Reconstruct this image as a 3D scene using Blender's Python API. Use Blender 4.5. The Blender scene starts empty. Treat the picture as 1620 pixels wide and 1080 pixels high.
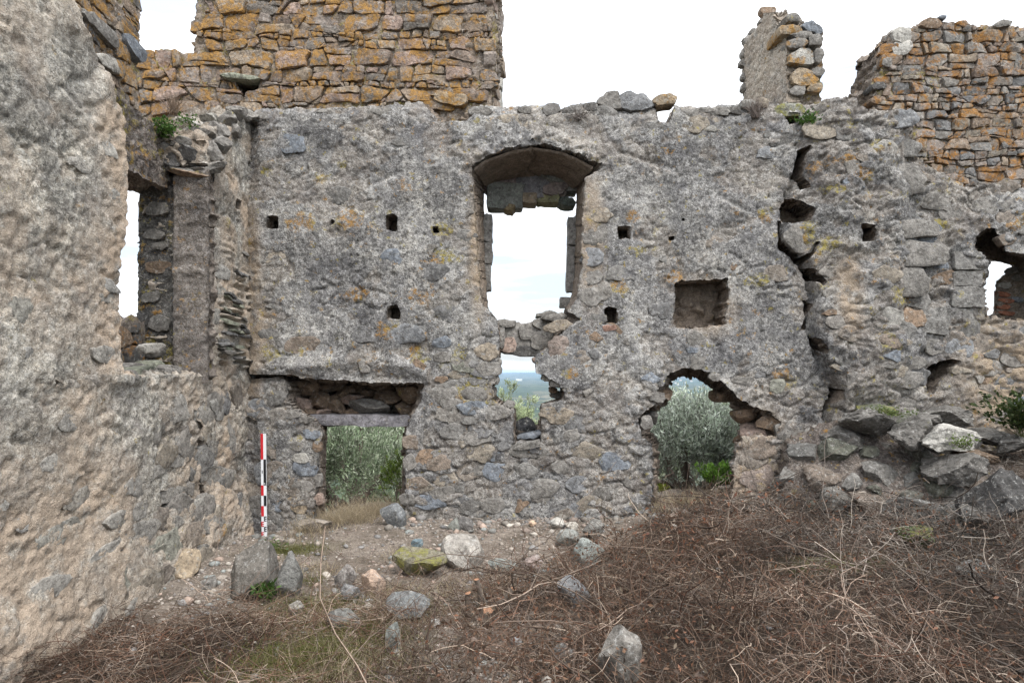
import bpy, math, random
import numpy as np
from mathutils import Matrix, Vector, Euler

sc = bpy.context.scene
COL = sc.collection
R = math.radians
HORIZON, F, EYE = 588.0, 1000.0, 1.62      # the photo: horizon row, focal length in px, eye height

# ------------------------------------------------------------------ camera
cam = bpy.data.cameras.new('camera')
camo = bpy.data.objects.new('camera', cam); COL.objects.link(camo)
camo.location = (0, 0, EYE); camo.rotation_euler = (R(90), 0, 0)
cam.sensor_width = 36; cam.lens = 36 * F / 1620
cam.shift_y = (HORIZON - 540) / 1620
cam.clip_start = 0.05; cam.clip_end = 60000
sc.camera = camo

# ------------------------------------------------------------------ sky, sun, exposure
SUN_EL, SUN_AZ = R(56), R(150)
world = bpy.data.worlds.new('World'); sc.world = world; world.use_nodes = True
wt = world.node_tree; wt.nodes.clear()
wo = wt.nodes.new('ShaderNodeOutputWorld'); wb = wt.nodes.new('ShaderNodeBackground')
sky = wt.nodes.new('ShaderNodeTexSky'); sky.sky_type = 'NISHITA'; sky.sun_disc = False
sky.sun_elevation = SUN_EL; sky.sun_rotation = SUN_AZ; sky.dust_density = 2.0
wc = wt.nodes.new('ShaderNodeTexCoord'); wm = wt.nodes.new('ShaderNodeMapping')
wm.inputs['Scale'].default_value = (1.2, 1.2, 9.0)
wn = wt.nodes.new('ShaderNodeTexNoise'); wn.inputs['Scale'].default_value = 2.3
wn.inputs['Detail'].default_value = 6; wn.inputs['Roughness'].default_value = 0.55
wr = wt.nodes.new('ShaderNodeValToRGB')
wr.color_ramp.elements[0].position = 0.36; wr.color_ramp.elements[0].color = (0.35, 0.35, 0.35, 1)
wr.color_ramp.elements[1].position = 0.56; wr.color_ramp.elements[1].color = (1, 1, 1, 1)
wx = wt.nodes.new('ShaderNodeMix'); wx.data_type = 'RGBA'
wx.inputs['B'].default_value = (9.5, 9.8, 10.2, 1)          # overcast cloud sheet
wt.links.new(wc.outputs['Generated'], wm.inputs['Vector']); wt.links.new(wm.outputs[0], wn.inputs['Vector'])
wt.links.new(wn.outputs['Fac'], wr.inputs['Fac']); wt.links.new(wr.outputs[0], wx.inputs['Factor'])
wt.links.new(sky.outputs[0], wx.inputs['A'])
# overcast: the cloud sheet is brighter overhead than at the horizon
wsz = wt.nodes.new('ShaderNodeSeparateXYZ'); wt.links.new(wc.outputs['Generated'], wsz.inputs[0])
wz = wt.nodes.new('ShaderNodeMapRange'); wz.inputs['From Min'].default_value = 0; wz.inputs['From Max'].default_value = 1; wz.inputs['To Min'].default_value = .56; wz.inputs['To Max'].default_value = 1.35
wt.links.new(wsz.outputs['Z'], wz.inputs['Value'])
wmu = wt.nodes.new('ShaderNodeVectorMath'); wmu.operation = 'SCALE'; wt.links.new(wx.outputs['Result'], wmu.inputs[0]); wt.links.new(wz.outputs['Result'], wmu.inputs['Scale'])
wt.links.new(wmu.outputs['Vector'], wb.inputs['Color'])
wb.inputs['Strength'].default_value = 0.12; wt.links.new(wb.outputs[0], wo.inputs['Surface'])
sun = bpy.data.lights.new('sun', 'SUN'); sun.energy = 1.5; sun.angle = R(30); sun.color = (1, .985, .96)
suno = bpy.data.objects.new('sun', sun); COL.objects.link(suno)
suno.rotation_euler = Vector((-math.sin(SUN_AZ) * math.cos(SUN_EL), -math.cos(SUN_AZ) * math.cos(SUN_EL), -math.sin(SUN_EL))).to_track_quat('-Z', 'Y').to_euler()
suno.location = (3, -3, 12)
vs = sc.view_settings
vs.view_transform = 'Standard'; vs.look = 'None'; vs.gamma = 1; vs.use_curve_mapping = False
vs.exposure = 1.12
sc.render.engine = 'CYCLES'
sc.cycles.max_bounces = 6; sc.cycles.diffuse_bounces = 1; sc.cycles.volume_bounces = 1
sc.cycles.transparent_max_bounces = 8; sc.cycles.use_denoising = True; sc.cycles.denoising_prefilter = 'NONE'

rng = np.random.default_rng(7)

# ------------------------------------------------------------------ numpy noise
def _hash(ix, iy, s):
    with np.errstate(over='ignore'):
        n = ix.astype(np.int64).astype(np.uint32) * np.uint32(374761393) + iy.astype(np.int64).astype(np.uint32) * np.uint32(668265263) + np.uint32((s * 97463477 + 12345) & 0xffffffff)
        n = (n ^ (n >> np.uint32(13))) * np.uint32(1274126177)
        n = (n ^ (n >> np.uint32(16))) * np.uint32(2246822519)
        n = n ^ (n >> np.uint32(15))
    return n.astype(np.float64) / 4294967296.0
def perlin(x, y, s=0):
    x = np.asarray(x, float); y = np.asarray(y, float)
    x0 = np.floor(x); y0 = np.floor(y); fx = x - x0; fy = y - y0
    def g(ix, iy, dx, dy):
        a = _hash(ix, iy, s) * 2 * math.pi
        return np.cos(a) * dx + np.sin(a) * dy
    u = fx * fx * fx * (fx * (fx * 6 - 15) + 10); v = fy * fy * fy * (fy * (fy * 6 - 15) + 10)
    a = g(x0, y0, fx, fy); b = g(x0 + 1, y0, fx - 1, fy); c = g(x0, y0 + 1, fx, fy - 1); d = g(x0 + 1, y0 + 1, fx - 1, fy - 1)
    return 1.5 * ((a + (b - a) * u) * (1 - v) + (c + (d - c) * u) * v)
def fbm(x, y, o=4, s=0, gain=.5):
    t = 0; a = 1; n = 0
    for k in range(o):
        t = t + a * perlin(x * 2 ** k + 17.3 * k, y * 2 ** k - 9.1 * k, s + k); n += a; a *= gain
    return t / n
def worley(x, y, s=0):
    x = np.asarray(x, float); y = np.asarray(y, float)
    ix = np.floor(x); iy = np.floor(y); f1 = np.full(x.shape, 9.); f2 = np.full(x.shape, 9.); cid = np.zeros(x.shape)
    for i in (-1, 0, 1):
        for j in (-1, 0, 1):
            cx = ix + i; cy = iy + j
            d = np.hypot(cx + _hash(cx, cy, s) - x, cy + _hash(cx, cy, s + 1) - y)
            m = d < f1; f2 = np.where(m, f1, np.minimum(f2, d)); cid = np.where(m, _hash(cx, cy, s + 2), cid); f1 = np.where(m, d, f1)
    return f1, f2, cid
def sst(a, b, x):
    t = np.clip((x - a) / (b - a), 0, 1); return t * t * (3 - 2 * t)
def sdf(U, V, poly):
    P = np.array(poly, float); best = np.full(U.shape, 1e9); ins = np.zeros(U.shape, bool)
    for a, b in zip(P, np.roll(P, -1, 0)):
        e = b - a; L = e @ e + 1e-12
        t = np.clip(((U - a[0]) * e[0] + (V - a[1]) * e[1]) / L, 0, 1)
        best = np.minimum(best, (U - a[0] - t * e[0]) ** 2 + (V - a[1] - t * e[1]) ** 2)
        c = ((a[1] > V) != (b[1] > V)) & (U < e[0] * (V - a[1]) / (e[1] + 1e-15) + a[0]); ins ^= c
    return np.sqrt(best) * np.where(ins, 1, -1)
def inside(u, v, poly): return bool(sdf(np.array([u], float), np.array([v], float), poly)[0] > 0)

# ------------------------------------------------------------------ object helpers
def thing(name, loc, label, cat, group=None):
    o = bpy.data.objects.new(name, None); COL.objects.link(o); o.location = loc
    o.empty_display_size = .1
    o['label'] = label; o['category'] = cat
    if group: o['group'] = group
    return o
def tag(o, label, cat, group=None):
    o['label'] = label; o['category'] = cat
    if group: o['group'] = group
    return o
def kind(o, k): o['kind'] = k; return o
def link(name, me, mat, parent=None):
    o = bpy.data.objects.new(name, me); COL.objects.link(o)
    if mat and not me.materials: me.materials.append(mat)
    if parent:
        o.parent = parent; o.matrix_parent_inverse = Matrix.Translation(-Vector(parent.location)) if parent.type == 'EMPTY' else Matrix.Identity(4)
    return o
def mk(name, v, f, mat, parent=None, smooth=True, attrs=None):
    me = bpy.data.meshes.new(name); v = np.asarray(v, np.float32)
    if isinstance(f, np.ndarray):
        nf, k = f.shape
        me.vertices.add(len(v)); me.vertices.foreach_set('co', v.ravel())
        me.loops.add(nf * k); me.loops.foreach_set('vertex_index', f.astype(np.int32).ravel())
        me.polygons.add(nf); me.polygons.foreach_set('loop_start', np.arange(0, nf * k, k, dtype=np.int32))
        me.polygons.foreach_set('loop_total', np.full(nf, k, np.int32)); me.update(calc_edges=True)
    else:
        me.from_pydata(v.tolist(), [], f)
    if smooth: me.polygons.foreach_set('use_smooth', np.ones(len(me.polygons), bool))
    for an, arr in (attrs or {}).items():
        a = me.color_attributes.new(an, 'FLOAT_COLOR', 'POINT')
        c = np.ones((len(v), 4), np.float32); c[:, :arr.shape[1]] = arr; a.data.foreach_set('color', c.ravel())
    return link(name, me, mat, parent)

# ------------------------------------------------------------------ materials
class NT:
    def __init__(s, name):
        s.m = bpy.data.materials.new(name); s.m.use_nodes = True; s.t = s.m.node_tree; s.t.nodes.clear()
        s.out = s.n('ShaderNodeOutputMaterial'); s.b = s.n('ShaderNodeBsdfPrincipled')
        s.b.inputs['Roughness'].default_value = .92; s.b.inputs['Specular IOR Level'].default_value = .2
        s.l(s.b.outputs[0], s.out.inputs[0])
        s.pos = s.n('ShaderNodeNewGeometry').outputs['Position']
    def n(s, t): return s.t.nodes.new(t)
    def l(s, a, b): s.t.links.new(a, b)
    def put(s, i, v):
        if isinstance(v, bpy.types.NodeSocket): s.l(v, i)
        else: i.default_value = (*v, 1) if isinstance(v, tuple) and len(v) == 3 and i.type == 'RGBA' else v
    def noise(s, scale, det=4, rough=.6, off=0, vec=None, dist=0, sc3=None):
        v = vec or s.pos
        if off or sc3:
            mp = s.n('ShaderNodeMapping'); mp.inputs['Location'].default_value = (off, off * .7, -off)
            if sc3: mp.inputs['Scale'].default_value = sc3
            s.l(v, mp.inputs[0]); v = mp.outputs[0]
        t = s.n('ShaderNodeTexNoise'); s.l(v, t.inputs['Vector']); t.inputs['Scale'].default_value = scale
        t.inputs['Detail'].default_value = det; t.inputs['Roughness'].default_value = rough; t.inputs['Distortion'].default_value = dist
        return t.outputs['Fac']
    def ramp(s, fac, *stops):
        r = s.n('ShaderNodeValToRGB'); s.l(fac, r.inputs[0]); e = r.color_ramp.elements
        while len(e) < len(stops): e.new(.5)
        for k, (p, c) in enumerate(stops):
            e[k].position = p; c = (c, c, c) if isinstance(c, (int, float)) else c; e[k].color = (*c, 1)
        return r.outputs[0]
    def mix(s, fac, a, b, mode='MIX'):
        m = s.n('ShaderNodeMix'); m.data_type = 'RGBA'; m.blend_type = mode
        s.put(m.inputs['Factor'], fac); s.put(m.inputs['A'], a); s.put(m.inputs['B'], b); return m.outputs['Result']
    def math(s, op, a, b=0.0):
        m = s.n('ShaderNodeMath'); m.operation = op; s.put(m.inputs[0], a); s.put(m.inputs[1], b); return m.outputs[0]
    def attr(s, name):
        a = s.n('ShaderNodeAttribute'); a.attribute_name = name; return a.outputs['Color']
    def sep(s, c):
        a = s.n('ShaderNodeSeparateColor'); s.l(c, a.inputs[0]); return a.outputs
    def bump(s, h, dist=.02, strength=1.0):
        b = s.n('ShaderNodeBump'); b.inputs['Distance'].default_value = dist; b.inputs['Strength'].default_value = strength
        s.l(h, b.inputs['Height']); s.l(b.outputs[0], s.b.inputs['Normal'])
    def done(s, col): s.put(s.b.inputs['Base Color'], col); return s.m

OCHRE = (.375, .20, .047); YEL = (.33, .27, .06)

def plaster(name, c0, c1, c2, pale=(.5, .48, .44), dark=(.055, .05, .045), warm=(.46, .36, .26), och=.5, fine=1.0):
    s = NT(name)
    mk_ = s.sep(s.attr('mask')); inn = s.sep(s.attr('inner'))[0]
    n1 = s.noise(1.7, 4, .6); n7 = s.noise(5.2, 4, .65, 61.0); n2 = s.noise(15, 7, .78, 3.1); n3 = s.noise(52, 3, .85, 1.7); n4 = s.noise(34, 4, .8, 8.3)
    col = s.ramp(n2, (.30, c0), (.48, c1), (.66, c2))
    col = s.mix(1, col, s.ramp(n3, (.34, .42), (.43, .82), (.54, 1.06), (.65, 1.45)), 'MULTIPLY')
    col = s.mix(1, col, s.ramp(n1, (.3, (.66, .66, .68)), (.7, (1.22, 1.20, 1.16))), 'MULTIPLY')
    col = s.mix(1, col, s.ramp(n7, (.3, (.62, .62, .65)), (.5, 1.0), (.7, (1.28, 1.25, 1.2))), 'MULTIPLY')
    col = s.mix(1, col, s.ramp(s.noise(1.0, 4, .65, 5.0, sc3=(8, 8, .8)), (.32, .72), (.5, 1.0), (.68, 1.16)), 'MULTIPLY')
    # pale crusts and black crusts of lichen
    col = s.mix(s.math('MULTIPLY', s.ramp(n4, (.545, 0), (.585, 1)), s.ramp(n7, (.36, .12), (.62, .85))), col, pale)
    n5 = s.noise(26, 5, .82, 14.2); n6 = s.noise(3.2, 3, .65, 21.0)
    dk = s.math('MULTIPLY', s.ramp(n5, (.51, 0), (.565, 1)), s.ramp(n6, (.38, .25), (.6, .95)))
    dk = s.math('MINIMUM', s.math('ADD', dk, s.math('MULTIPLY', mk_[2], s.ramp(n5, (.35, .1), (.6, 1)))), 1.0)
    col = s.mix(s.math('MULTIPLY', dk, .78), col, dark)
    # bare warm mortar where the skin has fallen
    wv = s.math('MULTIPLY', mk_[1], s.ramp(s.noise(7, 6, .7, 5.5), (.32, 0.1), (.52, 1)))
    wcol = s.mix(s.ramp(n3, (.3, 0), (.7, 1)), tuple(x * .62 for x in warm), warm)
    col = s.mix(wv, col, wcol)
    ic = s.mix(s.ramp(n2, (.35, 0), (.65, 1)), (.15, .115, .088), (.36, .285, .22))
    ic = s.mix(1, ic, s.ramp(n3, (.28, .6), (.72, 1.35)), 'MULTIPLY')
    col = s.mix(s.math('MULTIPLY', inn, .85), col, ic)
    # ochre and yellow lichen
    o1 = s.noise(5.5, 5, .7, 31.0); o2 = s.noise(26, 4, .75, 41.0)
    ov = s.math('ADD', o1, s.math('MULTIPLY', mk_[0], .30))
    ov = s.math('MULTIPLY', s.ramp(ov, (.66 - .03 * och, 0), (.70, 1)), s.ramp(o2, (.44, 0), (.58, 1)))
    fk = s.math('MULTIPLY', s.ramp(s.noise(13, 5, .72, 71.0), (.615, 0), (.65, 1)), .85 * min(1, och)); ov = s.math('MINIMUM', s.math('ADD', ov, fk), 1.0)
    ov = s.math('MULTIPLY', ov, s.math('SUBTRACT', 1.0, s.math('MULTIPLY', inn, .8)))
    col = s.mix(s.math('MULTIPLY', ov, .8), col, s.mix(s.ramp(s.noise(2.4, 2, .5, 51), (.45, 0), (.55, 1)), OCHRE, YEL))
    h = s.math('ADD', s.math('MULTIPLY', n2, 1.4), s.math('ADD', s.math('MULTIPLY', n3, .55 * fine), s.math('MULTIPLY', n4, .6)))
    h = s.math('ADD', h, s.math('MULTIPLY', s.noise(90, 2, .8), .35 * fine))
    s.bump(h, .028, .85)
    return s.done(col)

def stone_mat(name, lich=.5, lcol=OCHRE, rough=1.0, pale=.4):
    s = NT(name)
    oi = s.n('ShaderNodeObjectInfo'); base = oi.outputs['Color']; rnd = oi.outputs['Random']
    off = s.n('ShaderNodeVectorMath'); off.operation = 'ADD'; s.l(s.pos, off.inputs[0])
    cmb = s.n('ShaderNodeCombineXYZ'); s.l(s.math('MULTIPLY', rnd, 37.0), cmb.inputs[0]); s.l(s.math('MULTIPLY', rnd, 91.0), cmb.inputs[2]); s.l(cmb.outputs[0], off.inputs[1])
    v = off.outputs[0]
    n1 = s.noise(9, 6, .65, vec=v); n2 = s.noise(38, 7, .72, vec=v, off=4); n3 = s.noise(110, 4, .7, vec=v, off=9)
    col = s.mix(1, base, s.ramp(n1, (.3, .62), (.7, 1.35)), 'MULTIPLY')
    col = s.mix(1, col, s.ramp(n2, (.28, .5), (.5, 1), (.72, 1.5)), 'MULTIPLY')
    pv = s.math('MULTIPLY', s.ramp(s.noise(26, 6, .7, vec=v, off=13), (.56, 0), (.63, 1)), pale)
    col = s.mix(pv, col, (.46, .45, .42))
    dv = s.math('MULTIPLY', s.ramp(s.noise(19, 6, .7, vec=v, off=17), (.54, 0), (.62, 1)), .6)
    col = s.mix(dv, col, (.06, .053, .046))
    lm = s.math('ADD', s.noise(6.5, 7, .76, off=23, dist=.3), s.math('MULTIPLY', s.math('SUBTRACT', rnd, .5), .07))
    t = .72 - .28 * lich
    lv = s.math('MULTIPLY', s.ramp(lm, (t - .03, 0), (t + .05, 1)), s.ramp(n2, (.30, .15), (.52, 1)))
    lc = s.mix(s.ramp(n2, (.35, 0), (.68, 1)), tuple(c * .55 for c in lcol), tuple(min(1, c * 1.25) for c in lcol))
    col = s.mix(s.math('MULTIPLY', lv, .88), col, lc)
    h = s.math('ADD', s.math('MULTIPLY', n1, 1.2), s.math('ADD', s.math('MULTIPLY', n2, .7), s.math('MULTIPLY', n3, .25)))
    s.bump(h, .022 * rough, .9)
    return s.done(col)

def attr_mat(name, rough=.85, trans=0, nz=0.0):
    s = NT(name); s.b.inputs['Roughness'].default_value = rough
    c = s.attr('tint')
    if nz: c = s.mix(1, c, s.ramp(s.noise(60, 3), (.3, 1 - nz), (.7, 1 + nz)), 'MULTIPLY')
    s.done(c)
    if trans:
        t = s.n('ShaderNodeBsdfTranslucent'); s.l(c, t.inputs[0]); a = s.n('ShaderNodeMixShader'); a.inputs[0].default_value = trans
        s.l(s.b.outputs[0], a.inputs[1]); s.l(t.outputs[0], a.inputs[2]); s.l(a.outputs[0], s.out.inputs[0])
    return s.m
def plain(name, col, rough=.6, nz=.15, sc_=40):
    s = NT(name); s.b.inputs['Roughness'].default_value = rough
    return s.done(s.mix(1, col, s.ramp(s.noise(sc_, 5, .7), (.3, 1 - nz), (.7, 1 + nz)), 'MULTIPLY'))

M_MAIN = plaster('grey_render', (.135, .131, .127), (.285, .277, .266), (.48, .468, .445), pale=(.58, .565, .54), dark=(.06, .056, .053), och=.9)
M_LEFT = plaster('beige_render', (.215, .20, .172), (.44, .415, .365), (.66, .63, .57), pale=(.72, .70, .645), dark=(.115, .108, .094), warm=(.62, .49, .37), och=0.0)
M_SHADED = plaster('shaded_crust', (.045, .042, .04), (.10, .095, .088), (.22, .21, .195), pale=(.33, .32, .30), dark=(.035, .032, .03), och=.9)  # darker render copy: shade of the slot's far jamb painted into the colour
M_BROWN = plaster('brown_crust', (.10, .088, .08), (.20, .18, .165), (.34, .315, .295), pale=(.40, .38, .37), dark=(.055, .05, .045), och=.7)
M_CORE = plaster('rubble_mortar', (.13, .11, .095), (.26, .22, .19), (.42, .37, .325), och=1.4, dark=(.05, .04, .035))
M_ORANGE = stone_mat('lichen_stone', .74, OCHRE, 1.6)
M_RUST = stone_mat('rusty_lichen_stone', .66, (.33, .155, .035), 1.2)
M_STONE = stone_mat('wall_stone', .16, YEL, 1.0)
M_ROCK = stone_mat('field_stone', .10, (.25, .24, .06), 1.0, .5)
M_MOSSY = stone_mat('mossy_stone', .85, (.20, .19, .05), 1.0, .3)
M_TWIG = attr_mat('dry_twigs', .8, 0, .25)
M_LEAF = attr_mat('leaves', .5, .42)
M_BARK = plain('bark', (.13, .105, .085), .9, .5, 45)

def cc_off(s_): return .5 * np.sin(s_ * 9)
# ------------------------------------------------------------------ wall sheets: a dense skin with openings, reveals and a back
def sheet(name, parent, mat, W, outline, holes, cell, disp, thick, mask=None, rough=.014, seed=0, nring=14, back=True, side=None):
    P = np.array(outline, float); pad = 3 * cell
    us = np.arange(P[:, 0].min() - pad, P[:, 0].max() + pad + cell, cell); vs_ = np.arange(P[:, 1].min() - pad, P[:, 1].max() + pad + cell, cell)
    U, V = np.meshgrid(us, vs_, indexing='ij')
    nz = lambda f, s: fbm(U * f, V * f, 4, s, .6)
    S = [sdf(U, V, outline) + rough * 2.2 * nz(9, seed) ]
    for k, h in enumerate(holes):
        S.append(-sdf(U, V, h['front']) + h.get('rough', rough) * 2.2 * nz(11, seed + 5 + k))
    S = np.stack(S); sm = S.min(0); idx = S.argmin(0)
    gu, gv = np.gradient(sm, cell); gl = np.hypot(gu, gv) + 1e-9; gu /= gl; gv /= gl
    cc = .25 * (sm[:-1, :-1] + sm[1:, :-1] + sm[:-1, 1:] + sm[1:, 1:]); solid = cc > 0
    nu, nv = U.shape; touch_s = np.zeros(U.shape, bool); touch_e = np.zeros(U.shape, bool)
    for a in (0, 1):
        for b in (0, 1):
            touch_s[a:nu - 1 + a, b:nv - 1 + b] |= solid; touch_e[a:nu - 1 + a, b:nv - 1 + b] |= ~solid
    bd = touch_s & touch_e
    mv = np.clip(sm, -.9 * cell, .9 * cell) * bd
    U = U - gu * mv; V = V - gv * mv
    H = disp(U, V)
    vid = np.full(U.shape, -1); vid[touch_s] = np.arange(touch_s.sum())
    uu, vv, hh = U[touch_s], V[touch_s], H[touch_s]
    verts = [W(uu, vv, -hh)]; n0 = len(uu)
    mk0 = mask(uu, vv) if mask is not None else np.zeros((n0, 3))
    masks = [mk0]; inners = [np.zeros(n0)]
    I, J = np.nonzero(solid)
    quads = [np.stack([vid[I, J], vid[I + 1, J], vid[I + 1, J + 1], vid[I, J + 1]], 1)]
    # boundary edges
    sp = np.zeros((nu + 1, nv + 1), bool); sp[1:-1, 1:-1] = solid
    E = []
    ii, jj = np.nonzero(sp[1:-1, :-1] != sp[1:-1, 1:]);  E.append((ii, jj, ii + 1, jj))       # edges along u
    i2, j2 = np.nonzero(sp[:-1, 1:-1] != sp[1:, 1:-1]);  E.append((i2, j2, i2, j2 + 1))
    ea = np.concatenate([vid[a, b] for a, b, c, d in E]); eb = np.concatenate([vid[c, d] for a, b, c, d in E])
    bi, bj = np.nonzero(bd); bsel = vid[bi, bj]
    order = np.full(n0, -1); order[bsel] = np.arange(len(bsel))
    bu, bv, bh, bid = U[bi, bj], V[bi, bj], H[bi, bj], idx[bi, bj]
    bgu, bgv = gu[bi, bj], gv[bi, bj]
    dep = np.full(len(bu), thick); tu, tv = bu.copy(), bv.copy()
    nu0, nv0 = bu.copy(), bv.copy()           # nearest point on the clean outline
    for k, h in enumerate([dict(front=outline)] + list(holes)):
        m = bid == k
        if not m.any(): continue
        if h.get('depth'): dep[m] = h['depth']
        A = np.array(h['front'], float); Bq = np.array(h['back'], float) if h.get('back') is not None and not h.get('blind') else A
        best = np.full(m.sum(), 1e9); ru = np.zeros(m.sum()); rv = ru.copy(); su = ru.copy(); sv_ = ru.copy()
        for q in range(len(A)):
            a, b = A[q], A[(q + 1) % len(A)]; e = b - a; t = np.clip(((bu[m] - a[0]) * e[0] + (bv[m] - a[1]) * e[1]) / (e @ e + 1e-12), 0, 1)
            d2 = (bu[m] - a[0] - t * e[0]) ** 2 + (bv[m] - a[1] - t * e[1]) ** 2; w = d2 < best; best = np.where(w, d2, best)
            f = Bq[q][None] + (Bq[(q + 1) % len(Bq)] - Bq[q])[None] * t[:, None]
            ru = np.where(w, f[:, 0], ru); rv = np.where(w, f[:, 1], rv); su = np.where(w, a[0] + e[0] * t, su); sv_ = np.where(w, a[1] + e[1] * t, sv_)
        if h.get('blind'): su, sv_, ru, rv = bu[m], bv[m], bu[m], bv[m]
        tu[m], tv[m], nu0[m], nv0[m] = ru, rv, su, sv_
    NB = len(bu); qa, qb = order[ea], order[eb]; cnt = np.bincount(np.concatenate([qa, qb]), minlength=NB) + 1.0
    isbl = np.isin(bid, [k + 1 for k, h in enumerate(holes) if h.get('blind')])
    for _ in range(8):                          # even the clean outline out along its length
        for arr in (nu0, nv0, tu, tv):
            sm_ = (arr + np.bincount(qa, arr[qb], NB) + np.bincount(qb, arr[qa], NB)) / cnt; arr[~isbl] = sm_[~isbl]
    base = n0; prev = bsel.copy()
    ramp_ = np.full(NB, side if side is not None else 1.0)
    for k, h in enumerate(holes): ramp_[bid == k + 1] = h.get('lump', .8 if not h.get('blind') else .4)
    for r in range(1, nring + 1):
        t = r / nring; d = dep * t - bh * (1 - t); sarc = bu * .9 + bv * 1.1
        f1, f2, cc_ = worley(sarc * 6.5 + .4 * fbm(sarc * 5, d * 5, 2, seed), d * 4.5 + cc_off(sarc), seed + 60)
        q = .045 * (sst(.0, .22, f2 - f1) - .55) + .05 * (cc_ - .5) + .035 * fbm(sarc * 9 + seed, d * 9, 3, seed + 50)
        q = q * ramp_ * sst(0, .05, dep * t) * (1.0 if r < nring else .4)
        rf = 1 - sst(.0, .16, dep * t); pu = nu0 + (bu - nu0) * rf + (tu - nu0) * t + bgu * q; pv = nv0 + (bv - nv0) * rf + (tv - nv0) * t + bgv * q
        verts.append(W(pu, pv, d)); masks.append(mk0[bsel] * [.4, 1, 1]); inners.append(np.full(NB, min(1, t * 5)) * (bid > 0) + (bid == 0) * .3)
        cur = base + np.arange(NB); base += NB
        qa, qb = order[ea], order[eb]
        quads.append(np.stack([prev[qa], prev[qb], cur[qb], cur[qa]], 1)); prev = cur
    last = prev
    # back skin
    isb = np.zeros(n0, bool); isb[bsel] = True
    if back:
        nbk = np.full(n0, -1); nbk[bsel] = last; fr = ~isb; nbk[fr] = base + np.arange(fr.sum())
        verts.append(W(uu[fr], vv[fr], np.full(fr.sum(), thick))); masks.append(mk0[fr] * 0); inners.append(np.zeros(fr.sum())); base += fr.sum()
        fq = np.stack([vid[I, J], vid[I, J + 1], vid[I + 1, J + 1], vid[I + 1, J]], 1); bad = np.zeros(n0, bool)
        for k, h in enumerate(holes):
            if h.get('back') is not None and not h.get('blind'): bad |= sdf(uu, vv, h['back']) > -cell; bad[bsel[bid == k + 1]] = True
        quads.append(nbk[fq[~bad[fq].any(1)]])
    # blind hole caps
    cid = idx[:-1, :-1]
    for k, h in enumerate(holes):
        if not h.get('blind'): continue
        ci, cj = np.nonzero((~solid) & (cid == k + 1) & (cc < 0))
        if not len(ci): continue
        loc = {}
        vq = np.stack([ci * nv + cj, (ci + 1) * nv + cj, (ci + 1) * nv + cj + 1, ci * nv + cj + 1], 1); un, inv = np.unique(vq, return_inverse=True)
        vi, vj = un // nv, un % nv; isb2 = bd[vi, vj]
        ids = np.zeros(len(un), int); ids[isb2] = last[order[vid[vi[isb2], vj[isb2]]]]
        nn = (~isb2).sum(); ids[~isb2] = base + np.arange(nn); base += nn
        cu, cv = U[vi[~isb2], vj[~isb2]], V[vi[~isb2], vj[~isb2]]
        w1, w2, w3 = worley(cu * 7, cv * 9, seed + 71); dd = h['depth'] + .05 * fbm(cu * 9, cv * 9, 3, seed + 70) - .06 * sst(0, .3, w2 - w1) * w3
        verts.append(W(cu, cv, dd)); masks.append(np.zeros((nn, 3)) + [0, .5, 0]); inners.append(np.ones(nn))
        quads.append(ids[inv.reshape(vq.shape)])
    v = np.concatenate(verts); m = np.concatenate(masks); q = np.concatenate(quads)
    inn = np.concatenate(inners)[:, None].repeat(3, 1)
    return mk(name, v, q, mat, parent, True, {'mask': m, 'inner': inn})

def tri3(u, v, d, X, Y, Z): return np.stack([X, Y, Z], 1)

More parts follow.
